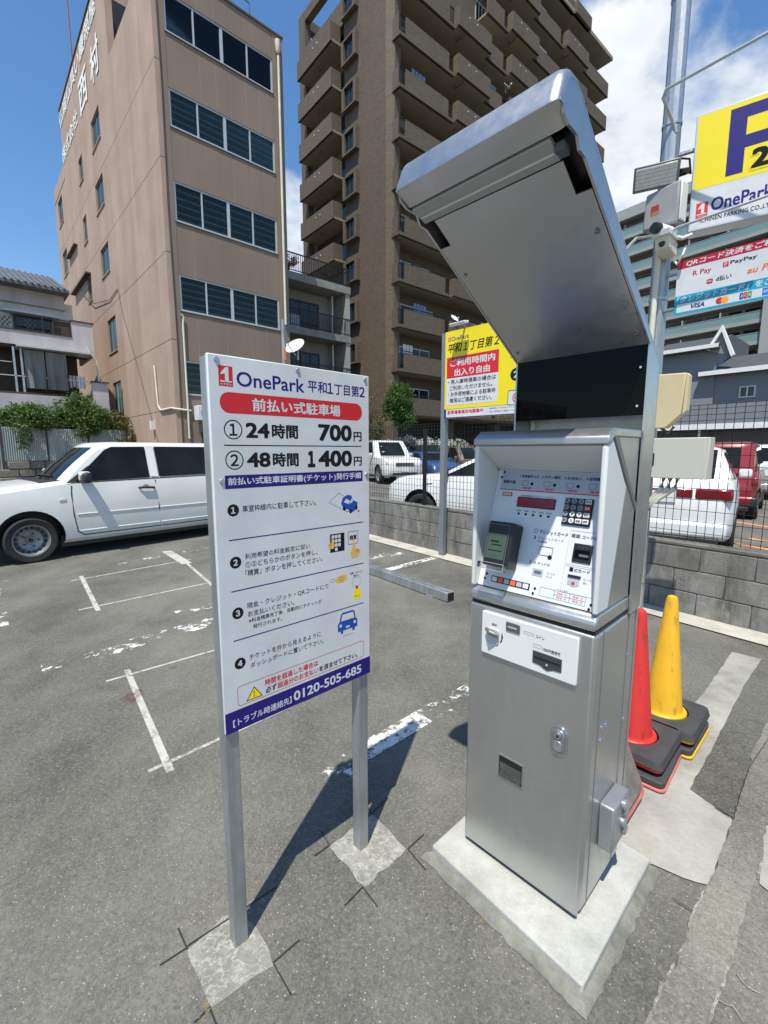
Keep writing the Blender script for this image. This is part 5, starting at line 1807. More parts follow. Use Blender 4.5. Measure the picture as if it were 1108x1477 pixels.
MB().tube([(-.19, -.284, 2.100), (.165, -.284, 2.100)], .007, 10).build('lamp_tube', m_plastic, lm)
box('lamp_connector', m_pgrey2, lm, .171, .190, -.298, -.268, 2.089, 2.105)
for x, s_ in ((-.185, .05), (.185, .05), (-.185, .40), (.185, .40)):
    y, z = up(s_, .003)
    MB().lathe([(.006, -.002), (.004, .002)], 10, (x, y, z)).build('hood_screw', m_steel, mac)
# black back screen below the hood
bsn = MB().box(-.2055, .2055, .247, .252, 1.603, 1.802).build('back_screen', m_blackgl, mac)
for (x, z) in ((.190, 1.74), (.188, 1.63)):
    MB().lathe([(.0035, .2455), (.0035, .247)], 8, (x, 0, z), 'y').build('screen_screw', m_chrome, bsn)
box('rear_panel', m_silver, mac, -HW, HW, .335, .350, .30, 1.30)
box('console_back', m_silver, mac, -HW + .02, HW - .02, .20, .335, 1.057, 1.50)

# concrete pad
pad = thing('machine_pad', 'low pale concrete slab under the payment machine', 'slab', (.45, 1.35, 0))
def pw(x, y, h):
    g = G(x, y, h)
    return (g.x - .45, g.y - 1.35)
pTL, pF, pR = pw(623, 1218, .06), pw(841, 1422, .06), pw(939, 1238, .06)
pB = (pTL[0] + pR[0] - pF[0], pTL[1] + pR[1] - pF[1])
MB().prism([pTL, pF, pR, pB], 'z', .0, .059).build('slab', m_pad, pad, .007, 2)
m_skirt = concrete('mortar_skirt', (.17, .168, .145), (.36, .35, .30), 12, (.10, .095, .08), .6, .7)
rnd = random.Random(3)
cor = [(pTL[0] * .6 + pB[0] * .4, pTL[1] * .6 + pB[1] * .4), pTL, pF, pR, (pR[0] * .4 + pB[0] * .6, pR[1] * .4 + pB[1] * .6)]
pts, fs = [], []
ctr = (Vector(pTL) + Vector(pR)) / 2
for (a_, b_) in zip(cor, cor[1:]):
    n_s = 26
    for i in range(n_s + 1):
        q = Vector(a_).lerp(Vector(b_), i / n_s)
        d_ = Vector((b_[0] - a_[0], b_[1] - a_[1])).normalized()
        nn = Vector((d_.y, -d_.x))
        if nn.dot(q - ctr) < 0:
            nn = -nn
        w_ = .034 + rnd.uniform(-.006, .006)
        if i in (0, n_s):
            nn = (q - ctr).normalized() * 1.35
        w_ *= .8
        pts += [(q.x - nn.x * .003, q.y - nn.y * .003, .032 + rnd.uniform(-.004, .004)), (q.x + nn.x * w_ * .45, q.y + nn.y * w_ * .45, .026 + rnd.uniform(-.004, .003)), (q.x + nn.x * w_, q.y + nn.y * w_, .004)]
for i in range(len(pts) // 3 - 1):
    for j in range(2):
        fs.append((3 * i + j, 3 * i + 3 + j, 3 * i + 4 + j, 3 * i + 1 + j))
MB().poly(pts, fs).build('mortar_skirt', m_skirt, pad, smooth=50)

# ---------------------------------------------------------------- instruction sign
m_signw = M('sign_white', (.58, .59, .605), .38, var=.09, scale=5, rvar=.1)
k = NB('galvanised_post')
v = k.tc.outputs['Object']
vo = k.n('ShaderNodeTexVoronoi'); vo.inputs['Scale'].default_value = 40
k.l(v, vo.inputs['Vector'])
c = k.mix(k.ramp(k.noise(9, 5, .7, v, (1, 1, .12)), .3, .7), (.24, .255, .265), (.56, .58, .59))
sc_ = k.n('ShaderNodeSeparateColor')
k.l(vo.outputs['Color'], sc_.inputs[0])
c = k.mix(k.math('MULTIPLY', sc_.outputs[0], .35), c, (.30, .32, .34))
k.l(c, k.b.inputs['Base Color'])
k.b.inputs['Metallic'].default_value = .7
k.l(k.ramp(k.noise(12, 4, .6, v, (1, 1, .2)), .3, .7, .32, .55), k.b.inputs['Roughness'])
m_post = k.m
m_navy = M('print_navy', srgb(33, 24, 110), .5, var=0, spec=.3)
m_skin = M('print_skin', srgb(222, 172, 80), .5, var=0)
m_yel = M('print_yellow', srgb(240, 214, 20), .5, var=.02)
m_blu = M('print_blue', srgb(24, 68, 160), .5, var=0)
sg_ = thing('instruction_sign', 'white fee and instruction board on two galvanised posts beside the machine', 'sign', (-.442, 1.183, 0), R(43))
b0 = .004          # board plane offset: posts stand behind
MB().box(-.012, .525, -.012, .0, .708, 1.743).build('board', m_signw, sg_, .003)
for x in (-.010, .482):
    MB().box(x, x + .042, .001, .043, -.02, 1.740).build('post', m_post, sg_, .003)
for z in (1.715, .74):
    box('cross_rail', m_post, sg_, .033, .481, .001, .031, z - .025, z + .022)
Y1, Y2, Y3 = -.01218, -.01236, -.01254
def T_(s, x0, x1, z0, z1, m, bold=.0, y=Y1, **kw):
    return text(sg_, s, x0, x1, z0, z1, y, m, bold, **kw)
def F_(name, pts, m, y=Y1):
    return flat(sg_, name, pts, y, m)
def logo(par, x0, x1, z0, z1, y, red, white, yd=.0006):
    """red square with a white figure one, caption below"""
    flat(par, 'logo_square', rect(x0, x1, z0, z1), y, red)
    w, h = x1 - x0, z1 - z0
    q = lambda a, b: (x0 + a * w, z0 + b * h)
    flat(par, 'logo_figure', [q(.44, .24), q(.70, .24), q(.70, .94), q(.50, .94), q(.22, .72), q(.12, .56), q(.44, .62)], y - yd, white)
    flat(par, 'logo_foot', rect(x0 + w * .10, x0 + w * .90, z0 + h * .20, z0 + h * .27), y - yd, white)
    text(par, 'イチネン', x0 + w * .10, x0 + w * .90, z0 + h * .04, z0 + h * .16, y - yd, white, .03)
logo(sg_, .016, .054, 1.665, 1.716, Y1, m_redp, m_signw)
T_('OnePark', .064, .273, 1.668, 1.707, m_navy, .018)
T_('平和', .285, .354, 1.672, 1.707, m_navy, .022)
T_('１', .358, .376, 1.673, 1.706, m_navy, .03, keep=True)
T_('丁目第', .382, .482, 1.672, 1.707, m_navy, .022)
T_('２', .486, .504, 1.673, 1.706, m_navy, .03, keep=True)
F_('red_banner', rrect(.016, .494, 1.597, 1.651, .026, 10), m_redp)
T_('前払い式駐車場', .106, .405, 1.606, 1.641, m_signw, .032, Y2)
for i, (zc, hrs, fee, fx) in enumerate(((1.555, '24', '700', .319), (1.475, '48', '1400', .277))):
    ring(sg_, 'circle_mark', disc(.049, zc, .0255, 36), .003, Y1, m_ink)
    T_('１２'[i], .040, .058, zc - .016, zc + .016, m_ink, .03, keep=True)
    T_(hrs, .084, .156, zc - .021, zc + .021, m_ink, .045)
    T_('時間', .162, .248, zc - .021, zc + .020, m_ink, .045)
    if i:
        T_('１', .279, .309, zc - .026, zc + .027, m_ink, .09)
        T_('400', .318, .451, zc - .026, zc + .027, m_ink, .05)
    else:
        T_(fee, fx, .451, zc - .026, zc + .027, m_ink, .05)
    T_('円', .457, .492, zc - .025, zc + .006, m_ink, .04)
F_('rule', rect(.022, .491, 1.5125, 1.5155), m_ink)
F_('navy_band', rect(.020, .495, 1.399, 1.435), m_navy)
T_('前払い式駐車証明書(チケット)発行手順', .028, .489, 1.405, 1.429, m_signw, .03, Y2)
for n__, zc in (('１', 1.341), ('２', 1.197), ('３', 1.053), ('４', .906)):
    F_('number_disc', disc(.039, zc, .0165, 28), m_ink)
    T_(n__, .033, .045, zc - .009, zc + .009, m_signw, .05, Y2, keep=True)
T_('車室枠線内に駐車して下さい。', .065, .305, 1.333, 1.352, m_ink, .007)
T_('利用希望の料金設定に従い', .067, .280, 1.201, 1.217, m_ink, .007)
T_('①②どちらかのボタンを押し、', .067, .307, 1.177, 1.194, m_ink, .007)
T_('「精算」ボタンを押してください。', .066, .326, 1.152, 1.170, m_ink, .007)
T_('現金・クレジット・QRコードにて', .066, .348, 1.058, 1.076, m_ink, .007)
T_('お支払いください。', .068, .219, 1.034, 1.051, m_ink, .007)
T_('※料金精算完了後、自動的にチケットが', .070, .320, 1.016, 1.029, m_ink, .006)
T_('発行されます。', .082, .176, .996, 1.009, m_ink, .006)
T_('チケットを外から見えるように', .067, .314, .906, .923, m_ink, .007)
T_('ダッシュボードに置いて下さい。', .069, .323, .880, .897, m_ink, .007)
for z in (1.2585, 1.1155, .974):
    F_('rule', rect(.023, .496, z, z + .0032), m_navy)
ring(sg_, 'red_outline', rrect(.027, .496, .779, .839, .010), .0016, Y1, m_redp)
F_('warning_triangle', [(.052, .785), (.104, .785), (.078, .823)], m_ink)
F_('warning_fill', [(.0565, .7875), (.0995, .7875), (.078, .8185)], m_yel, Y2)
T_('!', .0755, .0805, .791, .811, m_ink, .05, Y3)
T_('時間を超過した場合は', .113, .301, .810, .830, m_redp, .03)
T_('必ず', .114, .150, .786, .806, m_ink, .03)
T_('超過分のお支払い', .153, .302, .786, .806, m_redp, .03)
T_('を済ませて下さい。', .305, .466, .786, .806, m_ink, .03)
F_('navy_footer', rect(-.0115, .5245, .7085, .771), m_navy)
T_('【トラブル時連絡先】', .010, .200, .722, .745, m_signw, .02, Y2)
T_('0120-505-685', .208, .483, .723, .755, m_signw, .03, Y2)
# pictograms
ring(sg_, 'bay_icon', [(.354, 1.337), (.395, 1.366), (.470, 1.322), (.430, 1.300)], .0016, Y1, m_navy)
F_('car_icon', [(.403, 1.330), (.410, 1.348), (.428, 1.357), (.446, 1.354), (.452, 1.338), (.472, 1.330), (.470, 1.310), (.452, 1.298), (.440, 1.306), (.412, 1.314)], m_blu, Y2)
F_('car_icon_glass', [(.414, 1.334), (.434, 1.326), (.440, 1.336), (.424, 1.345)], m_signw, Y3)
F_('car_icon_glass', [(.438, 1.326), (.452, 1.333), (.448, 1.346), (.443, 1.337)], m_signw, Y3)
for cx_, cz_ in ((.416, 1.313), (.442, 1.302), (.466, 1.312)):
    F_('car_icon_wheel', disc(cx_, cz_, .006, 12, .007), m_ink, Y3)
F_('tail_mark', disc(.476, 1.300, .005, 10, .003), m_redp, Y2)
F_('keypad_icon', rect(.357, .415, 1.174, 1.234), m_ink)
for r_ in range(4):
    for c_ in range(3):
        if r_ < 3 or c_ == 1:
            F_('keypad_key', rrect(.363 + c_ * .013, .3735 + c_ * .013, 1.219 - r_ * .014, 1.230 - r_ * .014, .002, 2), m_signw, Y2)
def hand(cx, cz, s, y, flip=1):
    q = [(0, 0), (.2, -.1), (.75, 0), (1.0, .35), (.98, .62), (.8, .72), (.62, .76), (.45, .82), (.40, 1.45), (.30, 1.55), (.18, 1.5), (.14, .85), (-.05, .62), (-.12, .35)]
    P = [(cx + flip * a * s, cz + b * s) for a, b in q]
    if flip < 0:
        P = P[::-1]
    F_('hand_icon', P, m_skin, y)
    for t in (.5, .68, .86):
        F_('finger_line', rect(min(cx + flip * t * s, cx + flip * (t + .03) * s), max(cx + flip * t * s, cx + flip * (t + .03) * s), cz + .4 * s, cz + .72 * s), m_ink, y - .0006)
hand(.372, 1.188, .022, Y3, -1)
ring(sg_, 'button_icon', rrect(.430, .473, 1.190, 1.234, .004), .0016, Y1, m_ink)
T_('精算', .437, .467, 1.204, 1.221, m_ink, .03)
hand(.444, 1.146, .036, Y3)
ring(sg_, 'coin_icon', disc(.365, 1.080, .009, 20, .006), .001, Y1, m_ink)
F_('hand_icon', [(.376, 1.074), (.384, 1.068), (.408, 1.066), (.424, 1.076), (.422, 1.092), (.404, 1.093), (.384, 1.088), (.376, 1.082)], m_skin)
ring(sg_, 'thumb_line', disc(.400, 1.080, .009, 18, .007), .001, Y2, m_ink)
T_('取扱・チケット', .437, .492, 1.086, 1.094, m_ink, .01)
T_('発行口', .452, .476, 1.075, 1.083, m_ink, .01)
ring(sg_, 'ticket_icon', rect(.448, .482, 1.043, 1.072), .001, Y1, m_grey_t)
F_('ticket_yellow', [(.448, .997), (.486, .997), (.479, 1.034), (.455, 1.034)], m_yel)
F_('ticket_dot', disc(.466, 1.038, .006, 14), m_redp, Y2)
T_('チケット', .455, .479, 1.004, 1.010, m_ink, .01, Y2)
F_('car_front_icon', [(.383, .899), (.383, .925), (.390, .932), (.396, .956), (.404, .962), (.447, .962), (.455, .956), (.460, .932), (.467, .925), (.467, .899), (.455, .899), (.455, .889), (.445, .889), (.445, .899), (.405, .899), (.405, .889), (.395, .889), (.395, .899)], m_blu)
F_('car_front_glass', [(.397, .933), (.402, .955), (.449, .955), (.454, .933)], m_signw, Y2)
for x in (.395, .455):
    F_('car_front_lamp', disc(x, .918, .0055, 14), m_signw, Y2)
F_('car_front_plate', rect(.417, .433, .905, .912), m_signw, Y2)
F_('ticket_note', rect(.434, .448, .934, .942), m_yel, Y3)
T_('見えるように', .405, .447, .876, .883, m_redp, .0)
for x in (.012, .252, .508):
    for z in (1.730,):
        MB().lathe([(.006, -.0155), (.0075, -.012)], 12, (x, 0, z), 'y').build('bolt', m_steel, sg_)
for x in (.012, .512):
    MB().lathe([(.006, -.0155), (.0075, -.012)], 12, (x, 0, 1.42), 'y').build('bolt', m_steel, sg_)

# ---------------------------------------------------------------- yellow sign by the wall
ys = thing('yellow_rules_sign', 'yellow parking rules board on grey posts at the block wall', 'sign', (.817, 6.33, 0), R(-45))
# local x = to the right and nearer, board faces the lot (-y)
m_ysign = M('sign_yellow', srgb(226, 206, 14), .4, var=.03, scale=3)
m_pgrey = M('post_grey', (.22, .24, .25), .5, .4, var=.08, scale=4)
MB().box(-.04, .04, -.01, .065, 0, 3.06).build('post', m_pgrey, ys, .004)
MB().box(1.62, 1.70, -.01, .065, 0, 3.06).build('post', m_pgrey, ys, .004)
MB().box(.042, 1.68, -.035, -.012, 1.93, 3.06).build('board', m_ysign, ys, .003)
box('board_rail', m_pgrey, ys, .04, 1.62, -.010, .02, 2.9, 2.95)
q1, q2, q3 = -.0362, -.0374, -.0386
text(ys, 'OnePark', .14, .42, 2.93, 2.985, q1, m_navy, .01)
logo(ys, .09, .13, 2.93, 2.985, q1, m_redp, m_signw)
text(ys, '平和１丁目第２', .085, .86, 2.775, 2.90, q1, m_ink, .02, .2)
flat(ys, 'red_panel', rect(.075, .86, 2.455, 2.725), q1, m_redp)
text(ys, 'ご利用時間内', .13, .81, 2.60, 2.695, q2, m_signw, .035)
text(ys, '出入り自由', .20, .74, 2.475, 2.57, q2, m_signw, .035)
flat(ys, 'white_panel', rect(.075, .86, 2.105, 2.455), q1, m_signw)
for i, s_ in enumerate(('・再入庫時満車の場合は', '　ご利用いただけません。', '・お手荷物等による駐車枠', '　確保はご遠慮ください。')):
    text(ys, s_.strip('　'), .10 if i % 2 == 0 else .13, .83 if i % 2 == 0 else .78, 2.375 - i * .080, 2.435 - i * .080, q2, m_ink, .015)
flat(ys, 'number_disc', disc(1.10, 2.40, .075, 28), q1, m_ink)
text(ys, '2', 1.07, 1.13, 2.36, 2.44, q2, m_signw, .04)
text(ys, 'ー', 1.02, 1.06, 2.60, 2.61, q1, m_ink, .02)
ring(ys, 'icon_frame', rrect(1.0, 1.25, 2.04, 2.22, .02), .006, q2, m_ink)
flat(ys, 'icon_panel', rrect(1.0, 1.25, 2.04, 2.22, .02), q1, m_signw)
ring(ys, 'icon_ring', disc(1.125, 2.13, .06, 24), .012, q3, m_redp)
flat(ys, 'icon_car', rrect(1.09, 1.16, 2.11, 2.15, .012, 3), q2, m_ink)
flat(ys, 'navy_strip', rect(.043, 1.679, 1.932, 2.055), q1 - .0002, m_navy)
flat(ys, 'white_strip', rect(.075, 1.65, 1.945, 2.050), q2, m_signw)
text(ys, '駐車場事業用地募集中', .10, .66, 1.985, 2.035, q3, m_redp, .03)
text(ys, '株式会社 イチネンパーキング', .75, 1.10, 2.015, 2.035, q3, m_ink, .0)
text(ys, '空地・駐車場のご相談はこちら', .75, 1.10, 1.975, 1.995, q3, m_ink, .0)
MB().tube([(.35, -.02, 3.06), (.35, -.12, 3.11), (.35, -.16, 3.10)], .014, 8).build('lamp_arm', m_pgrey, ys)
MB().prism([(-.20, 3.06), (-.12, 3.09), (-.12, 3.12), (-.22, 3.10)], 'x', .23, .47).build('sign_lamp', m_plastic, ys, .008)

# ---------------------------------------------------------------- galvanised bar wheel stop
wb_ = thing('bar_wheel_stop', 'long galvanised square bar wheel stop lying on the asphalt', 'wheel stop', (.667, 4.351, 0), R(90 + 38))
MB().box(0, 1.95, -.05, .05, .005, .10).build('bar', m_post, wb_, .006)
box('end_cap', m_black, wb_, -.003, .0, -.042, .042, .014, .092)
for x in (.25, 1.7):
    box('foot', m_steel, wb_, x - .05, x + .05, -.062, .062, 0, .008)

# ---------------------------------------------------------------- traffic cones
def scuffed(name, col, dirt):
    k = NB(name)
    v = k.tc.outputs['Object']
    c = k.mix(k.ramp(k.noise(6, 5, .6, v), .3, .7), tuple(x * .86 for x in col), col)
    c = k.mix(k.ramp(k.noise(26, 7, .75, v, (1, 1, .35)), .54, .70, 0, .75), c, dirt)
    c = k.mix(k.ramp(k.noise(90, 4, .7, v), .66, .74, 0, .5), c, (.6, .58, .52))
    k.l(c, k.b.inputs['Base Color'])
    k.l(k.ramp(k.noise(14, 4, .6, v), .3, .7, .38, .6), k.b.inputs['Roughness'])
    return k.m
m_cred = scuffed('cone_red', (.54, .026, .022), (.10, .022, .018))
m_cyel = scuffed('cone_yellow', (.68, .38, .014), (.16, .10, .03))
m_rub = M('weight_rubber', (.045, .045, .047), .75, var=.2, scale=12, bump=.3)
m_cfade = M('cone_red_faded', (.46, .13, .11), .6, var=.25, scale=14)
def cone(label, x, y, rz, cm, z0, weights, name='traffic_cone'):
    t = thing(name, label, 'traffic cone', (x, y, 0), rz)
    a = .18
    MB().prism(rrect(-a, a, -a, a, .03, 3), 'z', z0, z0 + .018).build('flange', cm, t, .004)
    MB().lathe([(.112, z0 + .018), (.110, z0 + .052), (.104, z0 + .058), (.092, z0 + .060), (.088, z0 + .07), (.027, z0 + .655), (.022, z0 + .668), (.012, z0 + .674), (0, z0 + .675)], 32).build('cone_body', cm, t, smooth=35)
    for zw in weights:
        mb = MB()
        n = 32
        outer = rrect(-.185, .185, -.185, .185, .035, 7)
        inner = disc(0, 0, .118, len(outer))
        k0 = min(range(len(inner)), key=lambda i: (Vector(inner[i]).normalized() - Vector(outer[0]).normalized()).length)
        inner = inner[k0:] + inner[:k0]
        m_ = len(outer)
        pts = [(p[0], p[1], zw) for p in outer] + [(p[0] * .95, p[1] * .95, zw + .034) for p in outer] + [(p[0], p[1], zw + .034) for p in inner] + [(p[0], p[1], zw) for p in inner]
        fs = []
        for q in range(3):
            fs += [(q * m_ + i, q * m_ + (i + 1) % m_, (q + 1) * m_ + (i + 1) % m_, (q + 1) * m_ + i) for i in range(m_)]
        fs += [(3 * m_ + i, 3 * m_ + (i + 1) % m_, (i + 1) % m_, i) for i in range(m_)]
        mb.poly(pts, fs).build('rubber_weight', m_rub, t, smooth=30)
    return t
cone('red traffic cone on stacked rubber weights beside the machine', 1.222, 2.062, R(-46), m_cred, .080, [.098])
cone('yellow traffic cone with black rubber weight behind the red cone', 1.500, 2.262, R(-46), m_cyel, .080, [.098])
def spare(label, x, y, rz, z, cm):
    t = thing('cone_weight', label, 'cone weight', (x, y, z), rz)
    MB().prism(rrect(-.19, .19, -.19, .19, .03, 4), 'z', 0, .012).build('flange', cm, t, .003)
    MB().prism(rrect(-.185, .185, -.185, .185, .03, 4), 'z', .014, .045).build('rubber', m_rub, t, .006)
    return t
spare('faded red flange and black weight under the red cone', 1.215, 2.045, R(-44), .012, m_cfade)
spare('black weight on a yellow flange under the yellow cone', 1.495, 2.262, R(-47), .012, m_cyel)
ln = thing('leaning_cone_base', 'dirty grey cone base with faded red rim leaning on the machine side', 'cone base', (.995, 1.645, .04), R(-46))
lb = MB().prism(rrect(-.17, .17, 0, .34, .03, 4), 'y', -.012, .0).build('flange', m_cfade, ln, .004)
li = MB().prism(rrect(-.13, .13, .04, .30, .03, 4), 'y', -.03, -.0125).build('rubber', concrete('dirty_rubber', (.10, .095, .085), (.24, .23, .20), 12), ln, .004)
for o in (lb, li):
    o.rotation_euler = (R(-24), 0, R(90))

# ---------------------------------------------------------------- steel pole with signs and boxes
PX, PY = 2.27, 3.93
pole = thing('steel_pole', 'tall galvanised steel pole rising beside the machine at the block wall', 'pole', (PX, PY, 0))
MB().lathe([(.066, 0), (.066, 6.2), (.064, 7.5), (.0, 7.5)], 12).build('shaft', m_post, pole)
for z in (2.72, 3.42, 3.75, 4.02, 4.9):
    MB().lathe([(.071, z), (.071, z + .025)], 12).build('band', m_steel, pole)
MB().tube([(-.075, -.075, 1.2), (-.08, -.075, 2.4), (-.07, -.08, 3.2)], .022, 8).build('conduit', m_pipe, pole, smooth=60)
MB().tube([(-.09, -.06, 3.2), (-.35, -.25, 3.1), (-.5, -.3, 2.95), (-.45, -.2, 2.8)], .012, 6).build('loose_cable', M('cable_grey', (.25, .26, .26), .6), pole)
# P sign: local x runs towards the near right; face towards the lot
sg_rot = R(-50)
def signframe(name, label, u, z, az):
    d = Vector((math.sin(R(az)), math.cos(R(az)), 0))
    n = Vector((d.y, -d.x, 0))
    n = n if n.y < 0 else -n
    p = Vector((PX, PY, 0)) + d * u + n * .05
    return thing(name, label, 'sign', (p.x, p.y, z), R(90 - az))
P = signframe('parking_sign', 'large yellow parking sign box high on the steel pole', .165, 3.19, 125)
MB().box(0, 1.0, 0, .14, 0, .83).build('sign_box', M('sign_alu', (.50, .54, .57), .4, .5, var=.05), P, .006)
flat(P, 'white_face', rect(.014, .986, .014, .816), -.0006, m_signw)
flat(P, 'yellow_face', rect(.014, .986, .297, .816), -.0012, m_ysign)
bo_ = [(.21, .335), (.312, .335), (.312, .50), (.46, .50)] + [(.46 + .145 * math.cos(R(t)), .6425 + .1425 * math.sin(R(t))) for t in range(-80, 81, 16)] + [(.46, .785), (.21, .785)]
flat(P, 'letter_P', bo_, -.0018, m_navy)
flat(P, 'letter_counter', [(.312, .585), (.45, .585)] + [(.45 + .06 * math.cos(R(t)), .6425 + .0575 * math.sin(R(t))) for t in range(-80, 81, 20)] + [(.45, .70), (.312, .70)], -.0024, m_ysign)
text(P, '24', .345, .575, .325, .495, -.0030, m_ysign, .12)
text(P, '24', .357, .565, .342, .478, -.0042, m_ink, .06)
logo(P, .045, .120, .088, .196, -.0014, m_redp, m_signw)
text(P, 'OnePark', .138, .500, .118, .212, -.0014, m_navy, .03)
text(P, 'ICHINEN PARKING CO.,LTD.', .075, .520, .046, .082, -.0014, m_ink, .015)
for z in (.2, .62):
    MB().tube([(-.16, .06, z), (.0, .06, z)], .018, 6).build('bracket', m_steel, P)
MB().tube([(-.13, .0, .76), (-.15, -.02, .82), (-.22, -.16, .95), (-.20, -.22, .96), (.6, -.45, .96)], .012, 6).build('lamp_arm', m_alu, P, smooth=60)
MB().tube([(-.16, .0, -.06), (-.14, -.16, -.04), (-.05, -.24, -.035), (.5, -.36, -.01)], .010, 6).build('lamp_arm', m_alu, P, smooth=60)
S = signframe('payment_brands_sign', 'white payment methods board with red and teal bands below the parking sign', .135, 2.57, 138)
MB().box(0, 1.15, .0, .012, 0, .405).build('board', m_signw, S, .002)
m_teal = M('print_teal', srgb(0, 150, 180), .4, var=0)
m_crim = M('print_crimson', srgb(170, 16, 44), .4, var=0)
flat(S, 'crimson_band', rect(.0, 1.15, .345, .405), -.0006, m_crim)
flat(S, 'teal_edge', rect(.0, 1.15, .0, .018), -.0006, m_teal)
flat(S, 'teal_edge', rect(.0, .018, .018, .08), -.0006, m_teal)
flat(S, 'teal_band', rect(.0, 1.15, .08, .143), -.0012, m_teal)
text(S, 'QRコード決済をご利用いただけます', .06, .98, .353, .398, -.0012, m_signw, .03, .15)
text(S, '「クレジットカード」をご利用いただけます', .015, 1.02, .088, .137, -.0018, m_signw, .03, .15)
text(S, 'R Pay', .11, .23, .262, .310, -.0008, m_crim, .015)
flat(S, 'pay_mark', rrect(.30, .335, .282, .318, .005), -.0008, m_redp)
text(S, 'P', .310, .326, .287, .313, -.0014, m_signw, .02)
text(S, 'PayPay', .345, .50, .284, .318, -.0008, m_ink, .02)
flat(S, 'pay_mark', rrect(.205, .245, .188, .222, .01), -.0008, m_crim)
text(S, 'pay', .211, .239, .196, .212, -.0014, m_signw, .02)
text(S, 'd払い', .265, .36, .192, .228, -.0008, m_ink, .03)
text(S, 'au PAY', .45, .66, .195, .24, -.0008, m_orangep, .03, .2)
text(S, 'VISA', .115, .205, .030, .066, -.0008, m_navy, .04, .25)
flat(S, 'card_mark', disc(.300, .048, .024, 24), -.0008, m_redp)
flat(S, 'card_mark', disc(.332, .048, .024, 24), -.0012, M('print_amber', srgb(245, 150, 30), .5, var=0))
for i, mm in enumerate((m_blu, m_redp, M('print_green', srgb(30, 140, 60), .5, var=0))):
    flat(S, 'card_mark', rrect(.42 + i * .024, .442 + i * .024, .026, .072, .006, 3), -.0008, mm)
    text(S, 'JCB'[i], .425 + i * .024, .437 + i * .024, .040, .060, -.0014, m_signw, .02)
flat(S, 'card_mark', rect(.55, .61, .024, .074), -.0008, M('print_sky', srgb(20, 110, 200), .5, var=0))
text(S, 'AMEX', .555, .605, .040, .060, -.0014, m_signw, .02)
for z in (.06, .33):
    MB().tube([(-.12, .04, z), (.05, .02, z)], .014, 6).build('bracket', m_steel, S)
# floodlight
fl_ = thing('floodlight', 'rectangular floodlight on a bracket left of the parking sign', 'floodlight', (2.10, 3.80, 3.60), R(-35))
fl_.rotation_euler = (R(22), R(4), R(-35))
m_flood = M('flood_grey', (.16, .17, .16), .5, .4, var=.1)
MB().box(-.155, .155, .0, .035, -.085, .085).build('housing', m_flood, fl_, .006)
MB().box(-.12, .13, .035, .10, -.06, .075).build('heat_sink', M('flood_back', (.36, .39, .39), .5, .4, var=.1), fl_, .008)
MB().box(-.138, .138, -.006, .0, -.068, .068).build('lens', M('flood_lens', (.62, .61, .54), .25, var=.12, scale=30), fl_, .003)
for i in range(5):
    box('lens_rib', m_flood, fl_, -.138, .138, -.0075, -.006, -.050 + i * .025, -.0485 + i * .025)
MB().tube([(.16, .02, 0), (.20, .05, .0), (.20, .14, -.01), (.12, .16, -.02)], .016, 8).build('bracket', m_black, fl_, smooth=60)
MB().tube([(.08, .10, .04), (.13, .13, .09), (.20, .14, .07), (.22, .12, -.03)], .008, 6).build('cable', m_black, fl_, smooth=60)
# control box and cameras
bx = thing('control_box', 'white weatherproof control box with a red sticker on the pole', 'control box', (2.215, 3.83, 3.225), R(-55))
MB().prism([(-.14, .02), (.12, .0), (.12, .30), (-.125, .285)], 'y', -.07, .05).build('case', M('box_shaded', (.27, .27, .27), .55, var=.12, scale=10), bx, .014, 3)  # white housing coloured grey: the floodlight's shadow is put into the colour
box('sunlit_face', m_plastic, bx, .121, .135, -.06, .04, .02, .29, .006)  # white plate standing for the sunlit face of the housing
flat(bx, 'red_sticker', rect(-.080, -.02, .11, .18), -.0706, M('sticker_red', srgb(150, 36, 40), .6, var=0))
flat(bx, 'sticker_strip', rect(-.07, -.025, .11, .135), -.0712, m_ochre_p)
cm1 = thing('bullet_camera', 'white bullet camera with black lens under the control box', 'camera', (2.185, 3.74, 3.18), R(-68))
MB().lathe([(.0, -.14), (.034, -.14), (.038, -.12), (.036, .06), (.03, .08), (0, .08)], 20, ax='y').build('barrel', m_plastic, cm1, smooth=40)
MB().lathe([(0, -.146), (.036, -.146), (.040, -.13), (.039, -.095)], 20, ax='y').build('lens_ring', m_black, cm1, smooth=40)
MB().tube([(0, .04, -.02), (.04, .12, -.05), (.10, .15, -.04)], .014, 8).build('arm', m_plastic, cm1)
cm2 = thing('box_camera', 'cream box camera with sunshade below the bullet camera', 'camera', (2.21, 3.77, 3.06), R(-50))
MB().prism([(-.09, -.02), (.07, -.05), (.08, .05), (-.12, .08)], 'x', -.05, .05).build('housing', m_pipe, cm2, .006)
MB().prism([(-.14, .06), (.05, .06), (.05, .075), (-.15, .10)], 'x', -.065, .065).build('sunshade', m_plastic, cm2, .003)
MB().lathe([(.022, -.105), (.024, -.08)], 14, (0, 0, .015), 'y').build('lens', m_black, cm2)
MB().tube([(.0, .06, -.03), (.05, .1, -.10), (.10, .05, -.06), (.1, .1, .02)], .010, 6).build('cable', m_plastic, cm2, smooth=60)
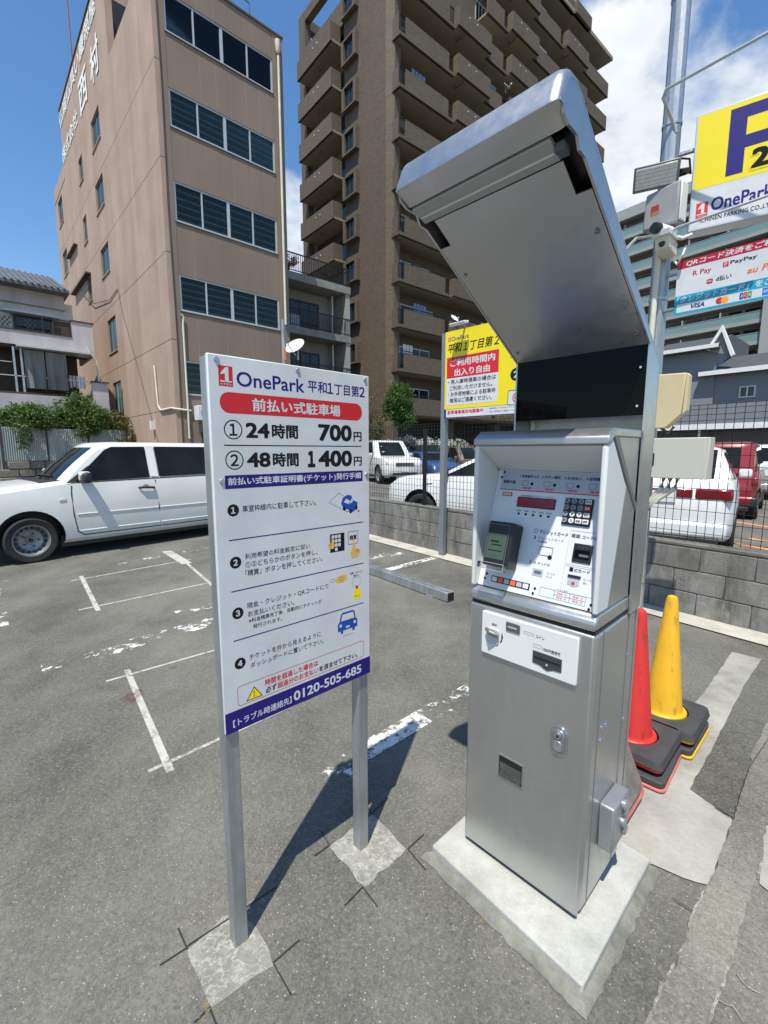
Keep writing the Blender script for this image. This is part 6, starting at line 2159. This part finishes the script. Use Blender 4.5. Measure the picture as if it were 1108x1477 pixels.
# meter box, cabinet and conduits at the pole
mt = thing('meter_box', 'cream plastic electric meter box behind the hood of the machine', 'meter box', (PX + .055, PY - .06, 1.68), R(-50))
m_cream = M('cream_plastic', (.56, .46, .27), .5, var=.04, scale=4)
MB().prism([(-.02, .0), (.10, .0), (.20, .10), (.215, .42), (-.02, .43)], 'y', -.16, -.075).build('case', m_cream, mt, .008, 3)
for i in range(6):
    box('side_slot', M('slot_brown', (.16, .12, .07), .6), mt, .2075, .2175, -.145, -.09, .15 + i * .04, .17 + i * .04)
MB().prism([(.205, .10), (.235, .13), (.235, .40), (.215, .42)], 'y', -.15, -.085).build('side_cover', m_cream, mt, .003)
cb = thing('cable_cabinet', 'grey beige cable cabinet below the cream meter box', 'cabinet', (PX + .045, PY - .06, 1.28), R(-50))
m_beige = M('beige_steel', (.50, .48, .42), .45, var=.03, scale=3)
MB().box(-.06, .43, -.19, -.07, .0, .32).build('case', m_beige, cb, .004)
MB().box(-.06, .40, -.196, -.190, .004, .316).build('door', m_beige, cb, .002)
lt = box('latch', m_black, cb, .02, .06, -.204, -.196, .10, .20, .004)
box('latch_face', m_navy, lt, .032, .048, -.206, -.204, .12, .18)
cd = thing('conduit_pipes', 'cream conduit pipes running down the pole from the cabinet', 'conduit', (PX + .06, PY - .07, 0), R(-50))
for i in range(3):
    o = i * .05
    MB().tube([(.10 + o, -.13, 1.28), (.09 + o, -.13, 1.20), (.02 + o * .5, -.13, 1.10), (-.035 + o * .25, -.13, 1.0), (-.04 + o * .2, -.13, .02)], .019, 10).build('pipe', m_pipe, cd, smooth=60)
for z in (.35, .66, .98):
    box('clip', m_black, cd, -.062, .0, -.152, -.10, z, z + .012)
MB().tube([(.05, -.11, 1.60), (.08, -.12, 1.66), (.02, -.12, 1.70), (.10, -.12, 1.64), (.14, -.12, 1.69)], .010, 6).build('looped_cable', m_dkpipe, cd, smooth=60)

# utility pole with a dish beyond the lot
D_ = 24.0
uv_ = Vector((D_ * math.sin(R(-12.1)), D_ * math.cos(R(-12.1)), 0))
uv_ = Vector((-4.62, 21.5, 0))
up_ = thing('service_pole', 'slim grey service pole at the corner of the tan building', 'pole', uv_)
MB().lathe([(.085, 0), (.085, 7.4), (.0, 7.4)], 12).build('shaft', m_post, up_, smooth=40)
box('orange_plate', M('rust_plate', (.45, .14, .05), .6, var=.3, scale=10), up_, .02, .14, -.10, -.085, 5.6, 6.1)
dish('satellite_dish', 'large white offset satellite dish on the slim pole above the instruction sign', uv_ + Vector((.55, -.1, 6.25)), R(-25), .46, tilt=40)
